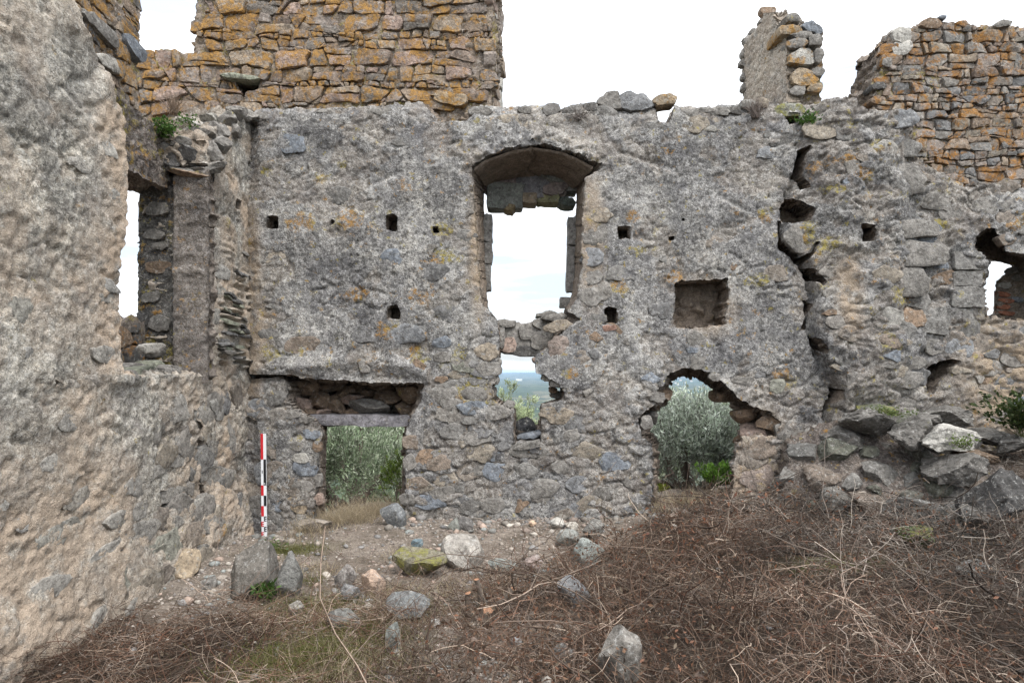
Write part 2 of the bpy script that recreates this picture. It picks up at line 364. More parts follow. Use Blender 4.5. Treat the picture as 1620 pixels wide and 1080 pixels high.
# ------------------------------------------------------------------ stones
def stone_from_poly(name, poly, W, prot, depth, mat, parent, col, seed, n=14, tilt=.10, d0=0., gap=.006, block=False, raw=False):
    rs = np.random.default_rng(seed); p = np.array(poly, float); c = p.mean(0)
    if len(p) > 9: p = p[np.sort(rs.choice(len(p), 9, False))]
    ch = .10 if block else .13; e = np.roll(p, -1, 0) - p; a, b = p + ch * e, p + (1 - ch) * e; m = p + .5 * e
    sz = np.linalg.norm(p - c, axis=1).mean()
    nr = np.stack([e[:, 1], -e[:, 0]], 1) / (np.linalg.norm(e, axis=1, keepdims=True) + 1e-9)
    m = m + nr * rs.normal(0, .02 if block else .05, (len(p), 1)) * sz
    q = np.stack([a, m, b], 1).reshape(-1, 2); n = len(q)
    rad = np.linalg.norm(q - c, axis=1, keepdims=True) + 1e-9
    q = c + (q - c) * np.clip(1 - gap / rad, .35, 1) + rs.normal(0, .025 * sz, q.shape)
    tl = rs.uniform(-tilt, tilt, 2); rows = []
    prof = ((.96, depth), (1.0, -prot * .45), (.93 if not block else .96, -prot * .95), (.66, -prot), (.33, -prot * 1.03))
    fc = rs.normal(size=(3, 2)) * .5; fo = rs.uniform(-.3, .3, 3)
    for s_, d in prof:
        u = c[0] + (q[:, 0] - c[0]) * s_; v = c[1] + (q[:, 1] - c[1]) * s_; fr = d < 0
        lum = fbm(u / sz * 1.3 + seed * .37, v / sz * 1.3, 3, seed, .6) * .10 * sz
        fac = np.max([np.clip(((u - c[0]) * fc[k, 0] + (v - c[1]) * fc[k, 1]) / sz - .25 + fo[k], 0, 1) for k in range(3)], 0) * sz * (.05 if block else .22)
        rows.append(W(u, v, d0 + d + fr * (fac - lum + tl[0] * (u - c[0]) + tl[1] * (v - c[1]))))
    ce = W(np.array([c[0]]), np.array([c[1]]), np.array([d0 - prot * 1.02 - float(fbm(np.array([seed * .37 + c[0] / sz * 1.3]), np.array([c[1] / sz * 1.3]), 3, seed, .6)[0]) * .1 * sz]))
    v = np.concatenate(rows + [ce]); f = []
    for r in range(len(prof) - 1):
        for k in range(n):
            a, b = r * n + k, r * n + (k + 1) % n; f.append((a, b, b + n, a + n))
    l = (len(prof) - 1) * n
    for k in range(n): f.append((l + k, l + (k + 1) % n, l + n))
    if raw: return v, f
    o = mk(name, v, f, mat, parent); o.data.set_sharp_from_angle(angle=R(38)); o.color = (*col, 1); return o

def pack(poly, rmin, rmax, aspect, seed, tries=6000, skew=1.6, levels=None):
    rs = np.random.default_rng(seed); P = np.array(poly, float); lo = P.min(0) - 2 * rmax; hi = P.max(0) + 2 * rmax
    pts = []; A = np.array([aspect, 1.]); sizes = rmin + (rmax - rmin) * np.sort(rs.uniform(0, 1, tries) ** skew)[::-1]
    if levels: ar = np.prod(hi - lo); sizes = np.concatenate([rs.uniform(a, b, int(n * ar)) for a, b, n in levels])
    arr = np.zeros((0, 3))
    for r in sizes:
        c = rs.uniform(lo, hi)
        if len(arr):
            d = np.hypot((arr[:, 0] - c[0]) / aspect, arr[:, 1] - c[1])
            if (d < .86 * (arr[:, 2] + r)).any(): continue
        arr = np.vstack([arr, [c[0], c[1], r]])
    ins = sdf(arr[:, 0], arr[:, 1], poly) > .2 * rmin
    X = arr[:, :2] / A; out = []
    for i in np.nonzero(ins)[0]:
        ci, ri = X[i], arr[i, 2]; cell = [ci + np.array(k) * ri * 2.0 for k in ((-1, -1), (1, -1), (1, 1), (-1, 1))]
        d = np.hypot(*(X - ci).T); nb = [j for j in np.argsort(d) if j != i and d[j] < 3.2 * (ri + arr[j, 2])][:30]
        for j in nb:
            e = X[j] - ci; D = np.hypot(*e); t = .5 + (ri ** 2 - arr[j, 2] ** 2) / (2 * D * D); m = ci + e * t; e = e / D
            new = []
            for k in range(len(cell)):
                a, b = cell[k], cell[(k + 1) % len(cell)]; da, db = (a - m) @ e, (b - m) @ e
                if da <= 0: new.append(a)
                if da * db < 0: new.append(a + (b - a) * da / (da - db))
            cell = new
            if len(cell) < 3: break
        if len(cell) >= 3: out.append((np.array(cell) * A, ri))
    return out

def ico(sub):
    import bmesh
    bm = bmesh.new(); bmesh.ops.create_icosphere(bm, subdivisions=sub, radius=1); v = np.array([x.co[:] for x in bm.verts]); f = np.array([[x.index for x in p.verts] for p in bm.faces]); bm.free(); return v, f
ICO = {k: ico(k) for k in (2, 3, 4, 5)}
def rock_verts(w, d, h, seed, sub=4, planes=13, flat=.70, nz=.035):
    rs = np.random.default_rng(seed); v, f = ICO[sub]; v = v.copy()
    for k in range(planes):
        n = rs.normal(size=3); n /= np.linalg.norm(n); t = v @ n - rs.uniform(flat - .22, flat + .06); v -= n[None] * np.maximum(t, 0)[:, None]
    v /= np.abs(v).max(0)
    q = fbm(v[:, 0] * 2.2 + seed, v[:, 1] * 2.2 + v[:, 2] * 1.9, 4, seed, .6); v *= (1 + nz * 2 * q)[:, None]
    return v * np.array([w, d, h]) / 2, f
def courses(reg, hmin, hmax, seed, wob=.35):
    rs = np.random.default_rng(seed); P = np.array(reg, float); lo = P.min(0) - .2; hi = P.max(0) + .2; ys_ = [lo[1]]
    while ys_[-1] < hi[1]: ys_.append(ys_[-1] + rs.uniform(hmin, hmax))
    B = lambda k, x: ys_[k] + wob * hmin * float(perlin(np.array([x * 2.3 + k * 3.7]), np.array([k * 9.1]), seed)[0]) * 2 + .25 * hmin * float(perlin(np.array([x * 9.0]), np.array([k * 5.3]), seed + 1)[0])
    out = []
    def emit(p):
        p = np.array(p); c = p.mean(0)
        if sdf(c[:1], c[1:], reg)[0] > .01: a = .5 * abs(np.sum(p[:, 0] * np.roll(p[:, 1], -1) - p[:, 1] * np.roll(p[:, 0], -1))); out.append((p, math.sqrt(a) / 2))
    for k in range(len(ys_) - 1):
        h = ys_[k + 1] - ys_[k]; x = lo[0] - rs.random() * .2; sl0 = 0.
        while x < hi[0]:
            w = h * (rs.uniform(.35, .8) if rs.random() < .22 else rs.uniform(.9, 2.7)); sl1 = rs.normal(0, .16) * h
            def q(fx, fy):   # point inside the course cell
                xx = x + w * fx + (sl0 * (1 - fx) + sl1 * fx) * (fy - .5) * 2; return (xx, B(k, xx) * (1 - fy) + B(k + 1, xx) * fy)
            r = rs.random()
            if r < .34 and w > .9 * h:
                f = rs.uniform(.3, .7); g = f + rs.uniform(-.18, .18); m_ = rs.uniform(.3, .7)
                emit([q(0, 0), q(.5, 0), q(1, 0), q(1, g), q(.5, (f + g) / 2 + rs.uniform(-.06, .06)), q(0, f)])
                if rs.random() < .5: emit([q(0, f), q(m_, f + (g - f) * m_), q(m_ + rs.uniform(-.08, .08), 1), q(0, 1)]); emit([q(m_, f + (g - f) * m_), q(1, g), q(1, 1), q(m_, 1)])
                else: emit([q(0, f), q(.5, (f + g) / 2), q(1, g), q(1, 1), q(.5, 1), q(0, 1)])
            elif r < .5: c = rs.uniform(.25, .4); emit([q(0, 0), q(1 - c, 0), q(1, c * 1.2), q(1, 1), q(.4, 1), q(0, 1)]); emit([q(1 - c, 0), q(1, 0), q(1, c * 1.2)])
            else: emit([q(rs.uniform(0, .12), 0), q(.5, rs.uniform(-.05, .08)), q(1, 0), q(1, rs.uniform(.8, 1)), q(.5, rs.uniform(.92, 1.06)), q(rs.uniform(0, .1), 1)])
            x += w; sl0 = sl1
    return out
def pick(pal, rs, jit=.12):
    c = np.array(pal[rs.integers(len(pal))]) * rs.uniform(1 - jit, 1 + jit); return tuple(float(x) for x in c)
def blob(cx, cy, w, h, seed, n=7, rot=None, jag=.2):
    rs = np.random.default_rng(seed); a = (np.arange(n) + rs.uniform(-.3, .3, n)) / n * 2 * math.pi
    k = 3.6; ca, sa = np.cos(a), np.sin(a); r = (np.abs(ca) ** k + np.abs(sa) ** k) ** (-1 / k) * rs.uniform(1 - jag, 1 + jag * .4, n)
    x, y = ca * r * w / 2, sa * r * h / 2; th = rs.uniform(-.2, .2) if rot is None else rot
    return np.stack([cx + x * math.cos(th) - y * math.sin(th), cy + x * math.sin(th) + y * math.cos(th)], 1)

GREYS = [(.20, .19, .175), (.24, .22, .195), (.17, .165, .16), (.26, .225, .18), (.21, .18, .15)]
WARMS = [(.26, .20, .15), (.22, .17, .135), (.30, .24, .18), (.20, .175, .15), (.25, .21, .18)]
BLUE = (.19, .205, .225); TAN = (.34, .27, .19); PALE = (.40, .38, .34); DARK = (.10, .095, .09); BROWN = (.23, .165, .115); PINK = (.33, .245, .20); GREY = (.215, .20, .18); RED = (.33, .14, .085); GREEN = (.21, .215, .165)

def at(px, py, Y): return np.array([(px - 810) / F * Y, Y, EYE + (HORIZON - py) / F * Y])
# ================================================================== THE MAIN CROSS WALL
Y0 = 6.30
def px2u(px, Y=Y0): return (px - 810) / F * Y
def py2v(py, Y=Y0): return EYE + (HORIZON - py) / F * Y
def poly(pts, Y=Y0): return [(px2u(a, Y), py2v(b, Y)) for a, b in pts]
def Wm(u, v, d): return np.stack([u, np.full_like(u, Y0) + d, v], 1)
def upx(u, v): return 810 + u * F / Y0, HORIZON - (v - EYE) * F / Y0

def seg_d(x, y, pts):
    b = np.full(np.shape(x), 1e9); sgn = np.zeros(np.shape(x))
    for (ax, ay), (bx, by) in zip(pts[:-1], pts[1:]):
        ex, ey = bx - ax, by - ay; t = np.clip(((x - ax) * ex + (y - ay) * ey) / (ex * ex + ey * ey), 0, 1)
        d = np.hypot(x - ax - t * ex, y - ay - t * ey); c = ex * (y - ay) - ey * (x - ax); w = d < b
        sgn = np.where(w, np.sign(c), sgn); b = np.where(w, d, b)
    return b * sgn
SCAR_L = [(560, 300), (600, 290), (640, 275), (700, 258), (742, 246)]
SCAR_R = [(955, 246), (1000, 250), (1060, 272), (1120, 302), (1160, 328), (1195, 345), (1225, 375)]
CRACK = [(1290, 175), (1262, 235), (1252, 290), (1242, 330), (1232, 390), (1272, 420), (1284, 470), (1277, 520), (1300, 580), (1322, 612), (1308, 660), (1306, 830)]
CORNICE = [(395, 598), (450, 594), (560, 582), (640, 590), (672, 604)]

def layer_main(u, v):           # where the render skin survives (1) or has broken away (0)
    x, y = upx(u, v); n = fbm(u * 1.5, v * 1.9, 5, 401, .6) + .05 * fbm(u * 16, v * 16, 2, 402)
    return sst(-.012, .012, n + .16 * sst(270, 330, y) * (1 - sst(540, 640, y)) - .06 * sst(600, 700, y) + .02 - .2 * sst(1225, 1290, x))
def disp_main(u, v):
    x, y = upx(u, v)
    wx_, wy_ = u + .05 * fbm(u * 5, v * 5, 2, 90), v + .05 * fbm(u * 5, v * 5, 2, 91)
    h = .05 * fbm(u * .9, v * .9, 3, 1) + .018 * fbm(u * 4, v * 4, 3, 2)
    r = 1 - np.abs(fbm(wx_ * 8, wy_ * 10, 4, 3, .6)) * 2.2
    h += .008 * (r - .6) + .006 * fbm(u * 24, v * 24, 3, 4, .65)
    f1, f2, cid = worley(wx_ * 4.2, wy_ * 6.5, 11)
    expo = sst(.05, .3, fbm(u * 1.1, v * 1.1, 3, 6) + .40 * sst(560, 720, y) - .1 + .3 * sst(1180, 1260, x))
    h += expo * (.022 * sst(.02, .22, f2 - f1) - .015 + .018 * (cid - .5)) - .022 * sst(.30, .55, fbm(u * 5.5, v * 5.5, 4, 66, .6))
    f1, f2, cid = worley(wx_ * 15, wy_ * 18, 21)
    h += .0045 * sst(0, .3, f2 - f1) * (.4 + .6 * sst(-.2, .2, fbm(u * 3, v * 3, 2, 8)))
    L_ = layer_main(u, v); q1, q2, q3 = worley(wx_ * 6, wy_ * 9, 31); h += .012 * L_ + (1 - L_) * (.013 * sst(.02, .25, q2 - q1) - .008 + .010 * (q3 - .5))
    # relieving arch scar: the skin below it stands a little prouder
    for S, a, b in ((SCAR_L, 570, 745), (SCAR_R, 955, 1230)):
        d = seg_d(x, y + 4 * fbm(u * 6, v * 6, 2, 33), S); near = sst(a - 5, a + 25, x) * (1 - sst(b - 30, b, x))
        h += near * sst(-.25, .15, fbm(u * 2.5, v * 2.5, 2, 34)) * (.028 * np.exp(-np.abs(d - 3) / 24.) * sst(-3, 3, d) - .022 * np.exp(-((d + 4) / 5.) ** 2))
    # rough voussoir ring above the window
    d = np.hypot((x - 848) / 1.25, (y - 318)); h += .06 * np.exp(-((d - 96) / 13.) ** 2) * (y < 262) * (.5 + fbm(u * 12, v * 12, 2, 55))
    # the broken part right of the big crack
    rt = sst(-3, 6, -seg_d(x, y, CRACK)) * (x > 1200); h += rt * (.03 + .14 * sst(1240, 1330, x) * (1 - sst(1400, 1440, x)) * (1 - sst(600, 680, y)) + .085 * fbm(u * 2.6, v * 3.4, 4, 77, .55))
    h -= .09 * np.exp(-(seg_d(x + 7 * fbm(u * 7, v * 7, 3, 44), y, CRACK) / 4.5) ** 2) * sst(.0, .25, .15 + fbm(u * 3, v * 3, 2, 45)) * (y > 232) * (y < 680)
    # projecting ledge line over the left doorway
    d = seg_d(x, y, CORNICE); h += .045 * np.exp(-((d + 12) / 12.) ** 2) * ((x > 395) & (x < 680)); h -= .03 * np.exp(-((d - 6) / 5.) ** 2) * ((x > 385) & (x < 470))
    # eroded foot and top
    h += .05 * sst(760, 840, y) * fbm(u * 2, v * 2, 2, 60) - .10 * sst(40, 0, y - 150 - 15 * fbm(u * 2, u * 0, 2, 5))
    h -= .05 * (1 - sst(388, 412, x))
    return h

OCH = [(420, 270, 9), (508, 285, 14), (478, 352, 26), (560, 345, 26), (592, 358, 16), (705, 405, 22), (572, 465, 22), (664, 470, 22), (478, 546, 26), (578, 575, 16), (612, 520, 22), (660, 560, 26), (700, 365, 20),
       (1208, 340, 16), (945, 345, 18), (1000, 340, 14), (1005, 395, 20), (975, 455, 18), (1070, 440, 20), (1200, 445, 20), (1240, 600, 22), (1280, 268, 12), (1330, 262, 14), (1312, 305, 12), (1262, 372, 20), (1290, 390, 20), (1350, 282, 14), (1375, 240, 16),
       (1410, 470, 18), (1440, 360, 16), (1480, 355, 14), (1595, 358, 12), (1520, 288, 18), (1505, 240, 30), (1560, 220, 30), (760, 600, 26), (735, 625, 26), (720, 565, 20), (900, 590, 16), (780, 630, 18), (1395, 540, 16), (430, 560, 24), (640, 300, 14), (540, 260, 10), (390, 380, 14)]
WARMSPOT = [(405, 530, 26, 60), (398, 600, 18, 40), (395, 440, 20, 120), (1200, 760, 60, 50), (1120, 490, 40, 40), (1190, 680, 40, 30), (935, 380, 20, 110), (757, 390, 14, 110), (1590, 600, 90, 100), (1330, 470, 20, 60)]
DARKSPOT = [(510, 225, 70, 40), (610, 190, 70, 30), (1110, 230, 90, 50), (1180, 290, 60, 60), (700, 300, 60, 40), (560, 410, 120, 60), (1230, 480, 60, 90), (1300, 420, 50, 100), (1060, 420, 60, 40), (430, 720, 40, 90), (600, 540, 60, 30), (1100, 380, 60, 60), (1340, 340, 60, 60), (900, 720, 90, 60)]
def mask_main(u, v):
    x, y = upx(u, v); m = np.zeros((len(u), 3))
    for a, b, r in OCH: m[:, 0] = np.maximum(m[:, 0], np.exp(-(((x - a) / r) ** 2 + ((y - b) / (r * .7)) ** 2)))
    m[:, 0] += .45 * sst(300, 200, y) * sst(1380, 1460, x) + .12 * (x > 1250)
    for a, b, r, q in WARMSPOT: m[:, 1] = np.maximum(m[:, 1], .9 * np.exp(-(((x - a) / r) ** 2 + ((y - b) / q) ** 2) ** 1.5))
    for a, b, r, q in DARKSPOT: m[:, 2] = np.maximum(m[:, 2], .55 * np.exp(-(((x - a) / r) ** 2 + ((y - b) / q) ** 2)))
    m[:, 2] = np.maximum(m[:, 2], .75 * sst(1225, 1300, x) * sst(-.45, .2, fbm(u * 1.5, v * 1.5, 3, 88)) + .22 * sst(600, 720, y)); lm_ = layer_main(u, v); m[:, 1] += .20 * (1 - lm_); m[:, 2] = m[:, 2] * (.5 + .5 * lm_) + .18 * (1 - lm_); return np.clip(m, 0, 1)

MAIN_OUT = poly([(372, 900), (372, 400), (380, 175), (400, 168), (470, 172), (560, 166), (640, 160), (672, 152), (690, 172), (712, 190), (732, 168), (780, 163), (830, 166), (862, 163), (885, 170), (920, 160), (955, 158), (962, 150), (1030, 152), (1050, 160), (1072, 163), (1120, 166), (1175, 160), (1212, 152), (1240, 164), (1300, 162), (1345, 163), (1362, 186), (1400, 184), (1438, 190), (1446, 250), (1500, 285), (1560, 292), (1620, 300), (1800, 305), (1800, 900)])
BK = 1.13     # rear plane / front plane distance
def bpoly(pts, d): return [((a - 810) / F * (Y0 + d), EYE + (HORIZON - b) / F * (Y0 + d)) for a, b in pts]
WIN_F = [(744, 264), (768, 250), (800, 238), (835, 230), (842, 218), (850, 230), (880, 234), (912, 246), (935, 256), (952, 262), (950, 270), (926, 280), (922, 340), (920, 420), (914, 470), (900, 492), (918, 505), (905, 515), (885, 528), (876, 545), (846, 562), (846, 575), (849, 590), (872, 600), (888, 610), (893, 622), (890, 634), (857, 640), (856, 700), (813, 698), (812, 648), (795, 640), (779, 630), (778, 607), (787, 600), (785, 585), (790, 562), (790, 512), (778, 496), (762, 480), (758, 420), (752, 340), (748, 285)]
WIN_B = [(770, 292), (785, 285), (805, 280), (835, 276), (842, 274), (850, 276), (875, 279), (892, 284), (902, 290), (907, 296), (911, 300), (912, 310), (911, 340), (909, 420), (904, 470), (893, 488), (890, 500), (880, 512), (868, 525), (862, 545), (846, 562), (848, 575), (851, 588), (870, 598), (884, 607), (888, 618), (884, 630), (855, 638), (852, 672), (818, 672), (815, 645), (798, 637), (784, 626), (783, 607), (789, 600), (788, 585), (792, 562), (792, 520), (785, 505), (772, 490), (767, 420), (766, 340), (766, 305)]
DOOR_F = [(452, 597), (520, 600), (560, 602), (600, 606), (640, 604), (672, 606), (668, 632), (656, 650), (648, 668), (642, 690), (640, 900), (494, 900), (500, 760), (508, 700), (512, 678), (494, 660), (466, 650), (456, 630)]
DOOR_B = [(500, 612), (530, 612), (560, 612), (600, 612), (625, 612), (645, 612), (645, 632), (644, 650), (640, 668), (638, 690), (635, 900), (514, 900), (515, 760), (517, 700), (518, 678), (512, 660), (505, 650), (500, 630)]
ARCH_F = [(1030, 900), (1032, 730), (1030, 700), (1014, 690), (1010, 665), (1014, 652), (1036, 640), (1042, 612), (1056, 594), (1078, 582), (1100, 584), (1122, 588), (1145, 606), (1165, 628), (1190, 642), (1218, 652), (1236, 668), (1228, 690), (1196, 692), (1168, 700), (1160, 740), (1158, 900)]
ARCH_B = [(1038, 900), (1040, 730), (1038, 700), (1030, 690), (1026, 668), (1030, 655), (1052, 640), (1056, 615), (1062, 602), (1080, 595), (1098, 598), (1110, 606), (1128, 618), (1144, 630), (1158, 642), (1168, 652), (1170, 668), (1168, 680), (1166, 690), (1165, 700), (1162, 740), (1160, 900)]
REC_F = [(1556, 408), (1537, 398), (1538, 376), (1552, 364), (1566, 362), (1580, 376), (1588, 398), (1620, 404), (1720, 410), (1720, 508), (1640, 512), (1580, 506), (1553, 502)]
def hole(f, b=None, d=.85, **k): return dict(front=poly(f), back=bpoly(b, d) if b else None, depth=d, **k)
def box(cx, cy, w, h, j=3):
    rs = np.random.default_rng(int(cx * 7 + cy)); return [(cx + a * w / 2 + rs.uniform(-j, j), cy + b * h / 2 + rs.uniform(-j, j)) for a, b in ((-1, -1), (0, -1.1), (1, -1), (1.05, 0), (1, 1), (0, 1), (-1, 1), (-1, 0))]
NOTCH = [(1037, 120), (1072, 120), (1067, 170), (1059, 196), (1040, 195), (1038, 170)]
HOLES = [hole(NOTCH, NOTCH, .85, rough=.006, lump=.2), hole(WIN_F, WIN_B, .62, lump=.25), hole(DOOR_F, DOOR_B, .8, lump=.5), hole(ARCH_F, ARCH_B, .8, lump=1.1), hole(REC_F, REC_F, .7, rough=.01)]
for cx, cy, w, h in ((433, 352, 20, 18), (620, 353, 18, 26), (690, 363, 10, 12), (623, 494, 20, 20), (988, 368, 18, 20), (965, 500, 22, 24), (1063, 377, 9, 6), (1081, 347, 5, 7), (1418, 228, 12, 8), (526, 352, 6, 8), (1360, 375, 26, 26), (1533, 292, 22, 14)):
    HOLES.append(dict(front=poly(box(cx, cy, w, h, min(3.5, w * .14))), depth=.28, blind=True, rough=.006))
HOLES.append(dict(front=poly([(1462, 614), (1455, 592), (1470, 576), (1500, 566), (1512, 572), (1496, 590), (1484, 606), (1472, 624)]), depth=.42, blind=True, rough=.010))
HOLES.append(dict(front=poly([(1067, 444), (1110, 442), (1150, 441), (1152, 470), (1146, 500), (1150, 514), (1110, 519), (1078, 521), (1064, 512), (1068, 480)]), depth=.34, blind=True, rough=.022))
CRK = [[(1258, 240), (1278, 234), (1272, 252), (1268, 280), (1280, 300), (1262, 302), (1252, 275)], [(1244, 312), (1262, 318), (1284, 334), (1276, 352), (1248, 356), (1232, 348), (1232, 330)], [(1228, 350), (1236, 352), (1236, 384), (1254, 396), (1268, 412), (1262, 420), (1246, 404), (1228, 392)], [(1284, 384), (1290, 386), (1270, 420), (1264, 412)],
       [(1268, 422), (1286, 430), (1302, 448), (1296, 454), (1274, 440)], [(1270, 474), (1284, 480), (1280, 500), (1276, 522), (1264, 524), (1274, 500)], [(1276, 528), (1290, 536), (1302, 556), (1298, 562), (1280, 546)], [(1310, 610), (1326, 616), (1326, 630), (1312, 642), (1306, 664), (1300, 664), (1302, 640), (1314, 626)], [(1262, 408), (1270, 404), (1272, 424), (1264, 424)]]
for c in CRK: HOLES.append(dict(front=poly(c), depth=.32, blind=True, rough=.006))
for c in ([(388, 588), (402, 592), (460, 592), (476, 596), (470, 606), (440, 597), (396, 600)], [(370, 590), (384, 594), (384, 606), (372, 606)], [(660, 148), (676, 152), (690, 170), (716, 180), (742, 160), (760, 170), (738, 192), (706, 192), (690, 186)], [(1236, 178), (1264, 180), (1262, 196), (1246, 200)], [(1182, 640), (1212, 650), (1226, 660), (1214, 672), (1190, 660)]):
    HOLES.append(dict(front=poly(c), depth=.25, blind=True, rough=.005))
wall = thing('ruined_wall', (0.6, Y0, 0), 'grey lichen-crusted rubble wall with arched window, doorway and broken arch, facing the camera', 'wall')
sheet('render_skin', wall, M_MAIN, Wm, MAIN_OUT, HOLES, .0150, disp_main, .85, mask_main, rough=.016, seed=100, nring=22)

def put_stone(parent, cx, cy, w, h, col, seed, mat=None, prot=.025, d0=None, W=Wm, Y=Y0, dispf=disp_main, rot=None, block=False, name='stone', jag=.2, depth=.07, n=14, tilt=.1):
    u, v = px2u(cx, Y), py2v(cy, Y); p = blob(u, v, w * Y / F, h * Y / F, seed, rot=rot, jag=jag)
    rb = np.random.default_rng(seed + 9)
    if block: p = np.array([(u + (a + rb.uniform(-.07, .05)) * w * Y / F / 2, v + (b + rb.uniform(-.09, .05)) * h * Y / F / 2) for a, b in ((-1, -.96), (0, -1), (1, -1), (1.02, .1), (1, .9), (.9, 1), (0, .97), (-1, 1))])
    if d0 is None: d0 = -float(np.median(dispf(p[:, 0], p[:, 1]))) if dispf else 0
    return stone_from_poly(name, p, W, prot, depth, mat or M_STONE, parent, col, seed, d0=d0, gap=0, block=block, n=n, tilt=tilt)

STONES = [(945, 340, 42, 24, TAN), (942, 370, 46, 34, GREY), (937, 408, 36, 30, BLUE), (936, 438, 36, 22, GREY), (934, 470, 46, 34, GREY), (1100, 539, 30, 30, GREY), (1106, 570, 32, 30, GREY), (883, 516, 46, 20, TAN), (884, 552, 32, 42, PINK), (881, 656, 58, 27, TAN),
  (780, 652, 60, 24, GREY), (1182, 603, 50, 16, GREY), (1229, 611, 28, 22, GREEN), (853, 772, 66, 30, GREY), (914, 766, 38, 26, BLUE), (910, 807, 32, 26, BLUE), (1001, 805, 38, 13, BLUE), (887, 739, 34, 22, GREY), (836, 712, 60, 26, GREY), (754, 743, 34, 18, GREY), (743, 801, 42, 26, DARK), (1201, 708, 62, 36, BROWN), (1201, 751, 56, 46, PINK),
  (990, 829, 46, 26, GREY), (769, 558, 40, 24, TAN), (774, 584, 44, 26, GREY), (750, 622, 42, 24, GREY), (963, 519, 22, 10, RED), (478, 546, 56, 28, BROWN), (637, 526, 66, 34, BLUE), (578, 577, 24, 26, GREY), (408, 645, 44, 32, BLUE), (702, 624, 56, 34, GREY), (694, 732, 40, 24, BROWN), (700, 565, 28, 18, GREY), (417, 748, 34, 40, BLUE), (410, 800, 40, 40, DARK),
  (1117, 203, 34, 13, PALE), (1217, 243, 40, 22, BLUE), (1261, 378, 54, 44, GREY), (1431, 366, 106, 28, GREY), (1435, 404, 96, 42, GREY), (1418, 450, 92, 46, GREY), (1395, 541, 40, 24, BROWN), (1414, 600, 76, 26, GREY), (1393, 506, 40, 30, PALE), (1410, 198, 56, 30, BLUE), (1424, 288, 72, 46, GREY), (1385, 243, 36, 22, PALE), (1474, 549, 26, 26, GREY), (1514, 551, 54, 30, BLUE),
  (718, 640, 40, 22, GREY), (735, 580, 40, 20, GREEN), (725, 665, 36, 20, GREY), (755, 690, 44, 26, GREY), (905, 690, 30, 20, GREY), (960, 780, 44, 24, GREY), (1000, 760, 36, 26, GREY), (700, 780, 40, 22, GREY), (780, 800, 40, 24, GREY), (1130, 596, 20, 14, GREY), (1040, 628, 26, 18, GREY), (1022, 668, 20, 24, GREY), (1250, 680, 44, 30, GREY), (1290, 690, 40, 36, GREY), (650, 700, 26, 24, BROWN), (648, 730, 22, 26, GREY), (660, 765, 34, 22, BROWN), (645, 790, 26, 20, GREY),
  (1395, 575, 40, 18, GREY), (1440, 575, 40, 22, GREY), (1375, 640, 50, 14, GREY), (1420, 635, 60, 14, GREY), (1340, 600, 30, 26, GREY), (1330, 660, 36, 40, GREY), (1480, 320, 50, 30, GREY), (1500, 340, 40, 24, GREY), (1600, 330, 44, 28, GREY), (1555, 330, 40, 30, GREY), (1590, 380, 30, 18, BROWN)]
for i, (cx, cy, w, h, c) in enumerate(STONES): put_stone(wall, cx, cy, w * 1.08, h * 1.08, tuple(.55 * a + .45 * b for a, b in zip(c, GREY)), 300 + i, prot=.012, tilt=.05)
# dressed jamb blocks of the right-hand opening
for i, (cx, cy, w, h) in enumerate(((1527, 413, 50, 30), (1525, 442, 48, 24), (1524, 471, 48, 34), (1520, 512, 60, 48), (1472, 508, 40, 44))): put_stone(wall, cx, cy, w, h, (.20, .19, .175), 420 + i, prot=.03, d0=-.02 - .015 * (i % 3), block=True, depth=.3, name='jamb_block', tilt=.12)
# left doorway jamb, coursed
for i, (cx, cy, w, h, c) in enumerate(((492, 686, 32, 18, BLUE), (484, 738, 42, 32, BLUE), (476, 724, 28, 18, PALE), (476, 770, 38, 22, GREY), (474, 796, 42, 34, TAN), (502, 706, 14, 22, BROWN), (503, 760, 12, 22, GREY), (504, 790, 14, 20, PINK), (470, 705, 24, 16, GREY), (480, 825, 40, 18, GREY), (462, 655, 30, 16, GREY), (484, 664, 26, 12, GREY))): put_stone(wall, cx, cy, w, h, c, 440 + i, prot=.014, jag=.1)
# rubble filling over the left doorway, deep inside the recess, on a beam
for i, (cx, cy, w, h, c, d) in enumerate(((485, 612, 40, 24, BROWN, .25), (525, 612, 55, 22, BROWN, .42), (565, 615, 40, 18, BROWN, .5), (605, 612, 46, 20, BROWN, .45), (645, 618, 44, 36, BROWN, .22), (480, 640, 34, 22, PINK, .18), (504, 632, 32, 30, BROWN, .24), (527, 640, 36, 26, BROWN, .26), (555, 632, 40, 16, PINK, .3), (585, 645, 62, 24, GREY, .24), (612, 628, 46, 20, BROWN, .34), (640, 645, 34, 22, BROWN, .32), (655, 668, 30, 14, BROWN, .16), (490, 655, 30, 12, BROWN, .2), (630, 606, 36, 16, BROWN, .4), (515, 652, 30, 12, PINK, .26), (560, 650, 30, 14, BROWN, .3), (540, 622, 30, 16, BROWN, .4), (580, 625, 28, 14, BROWN, .4))):
    W_, H_ = w * 6.5 / F, h * 6.5 / F; v, f = rock_verts(W_ * 1.25, .3, H_ * 1.25, 470 + i, 4, 12, nz=.08); e_ = np.random.default_rng(470 + i)
    v = v @ np.array(Euler((e_.uniform(-.3, .3), e_.uniform(-.3, .3), e_.uniform(-.4, .4))).to_matrix()).T + at(cx, cy, Y0 + d + .12)
    o = mk('filling_stone', v, f, M_STONE, wall); o.data.set_sharp_from_angle(angle=R(32)); o.color = (*[.8 * x for x in c], 1)
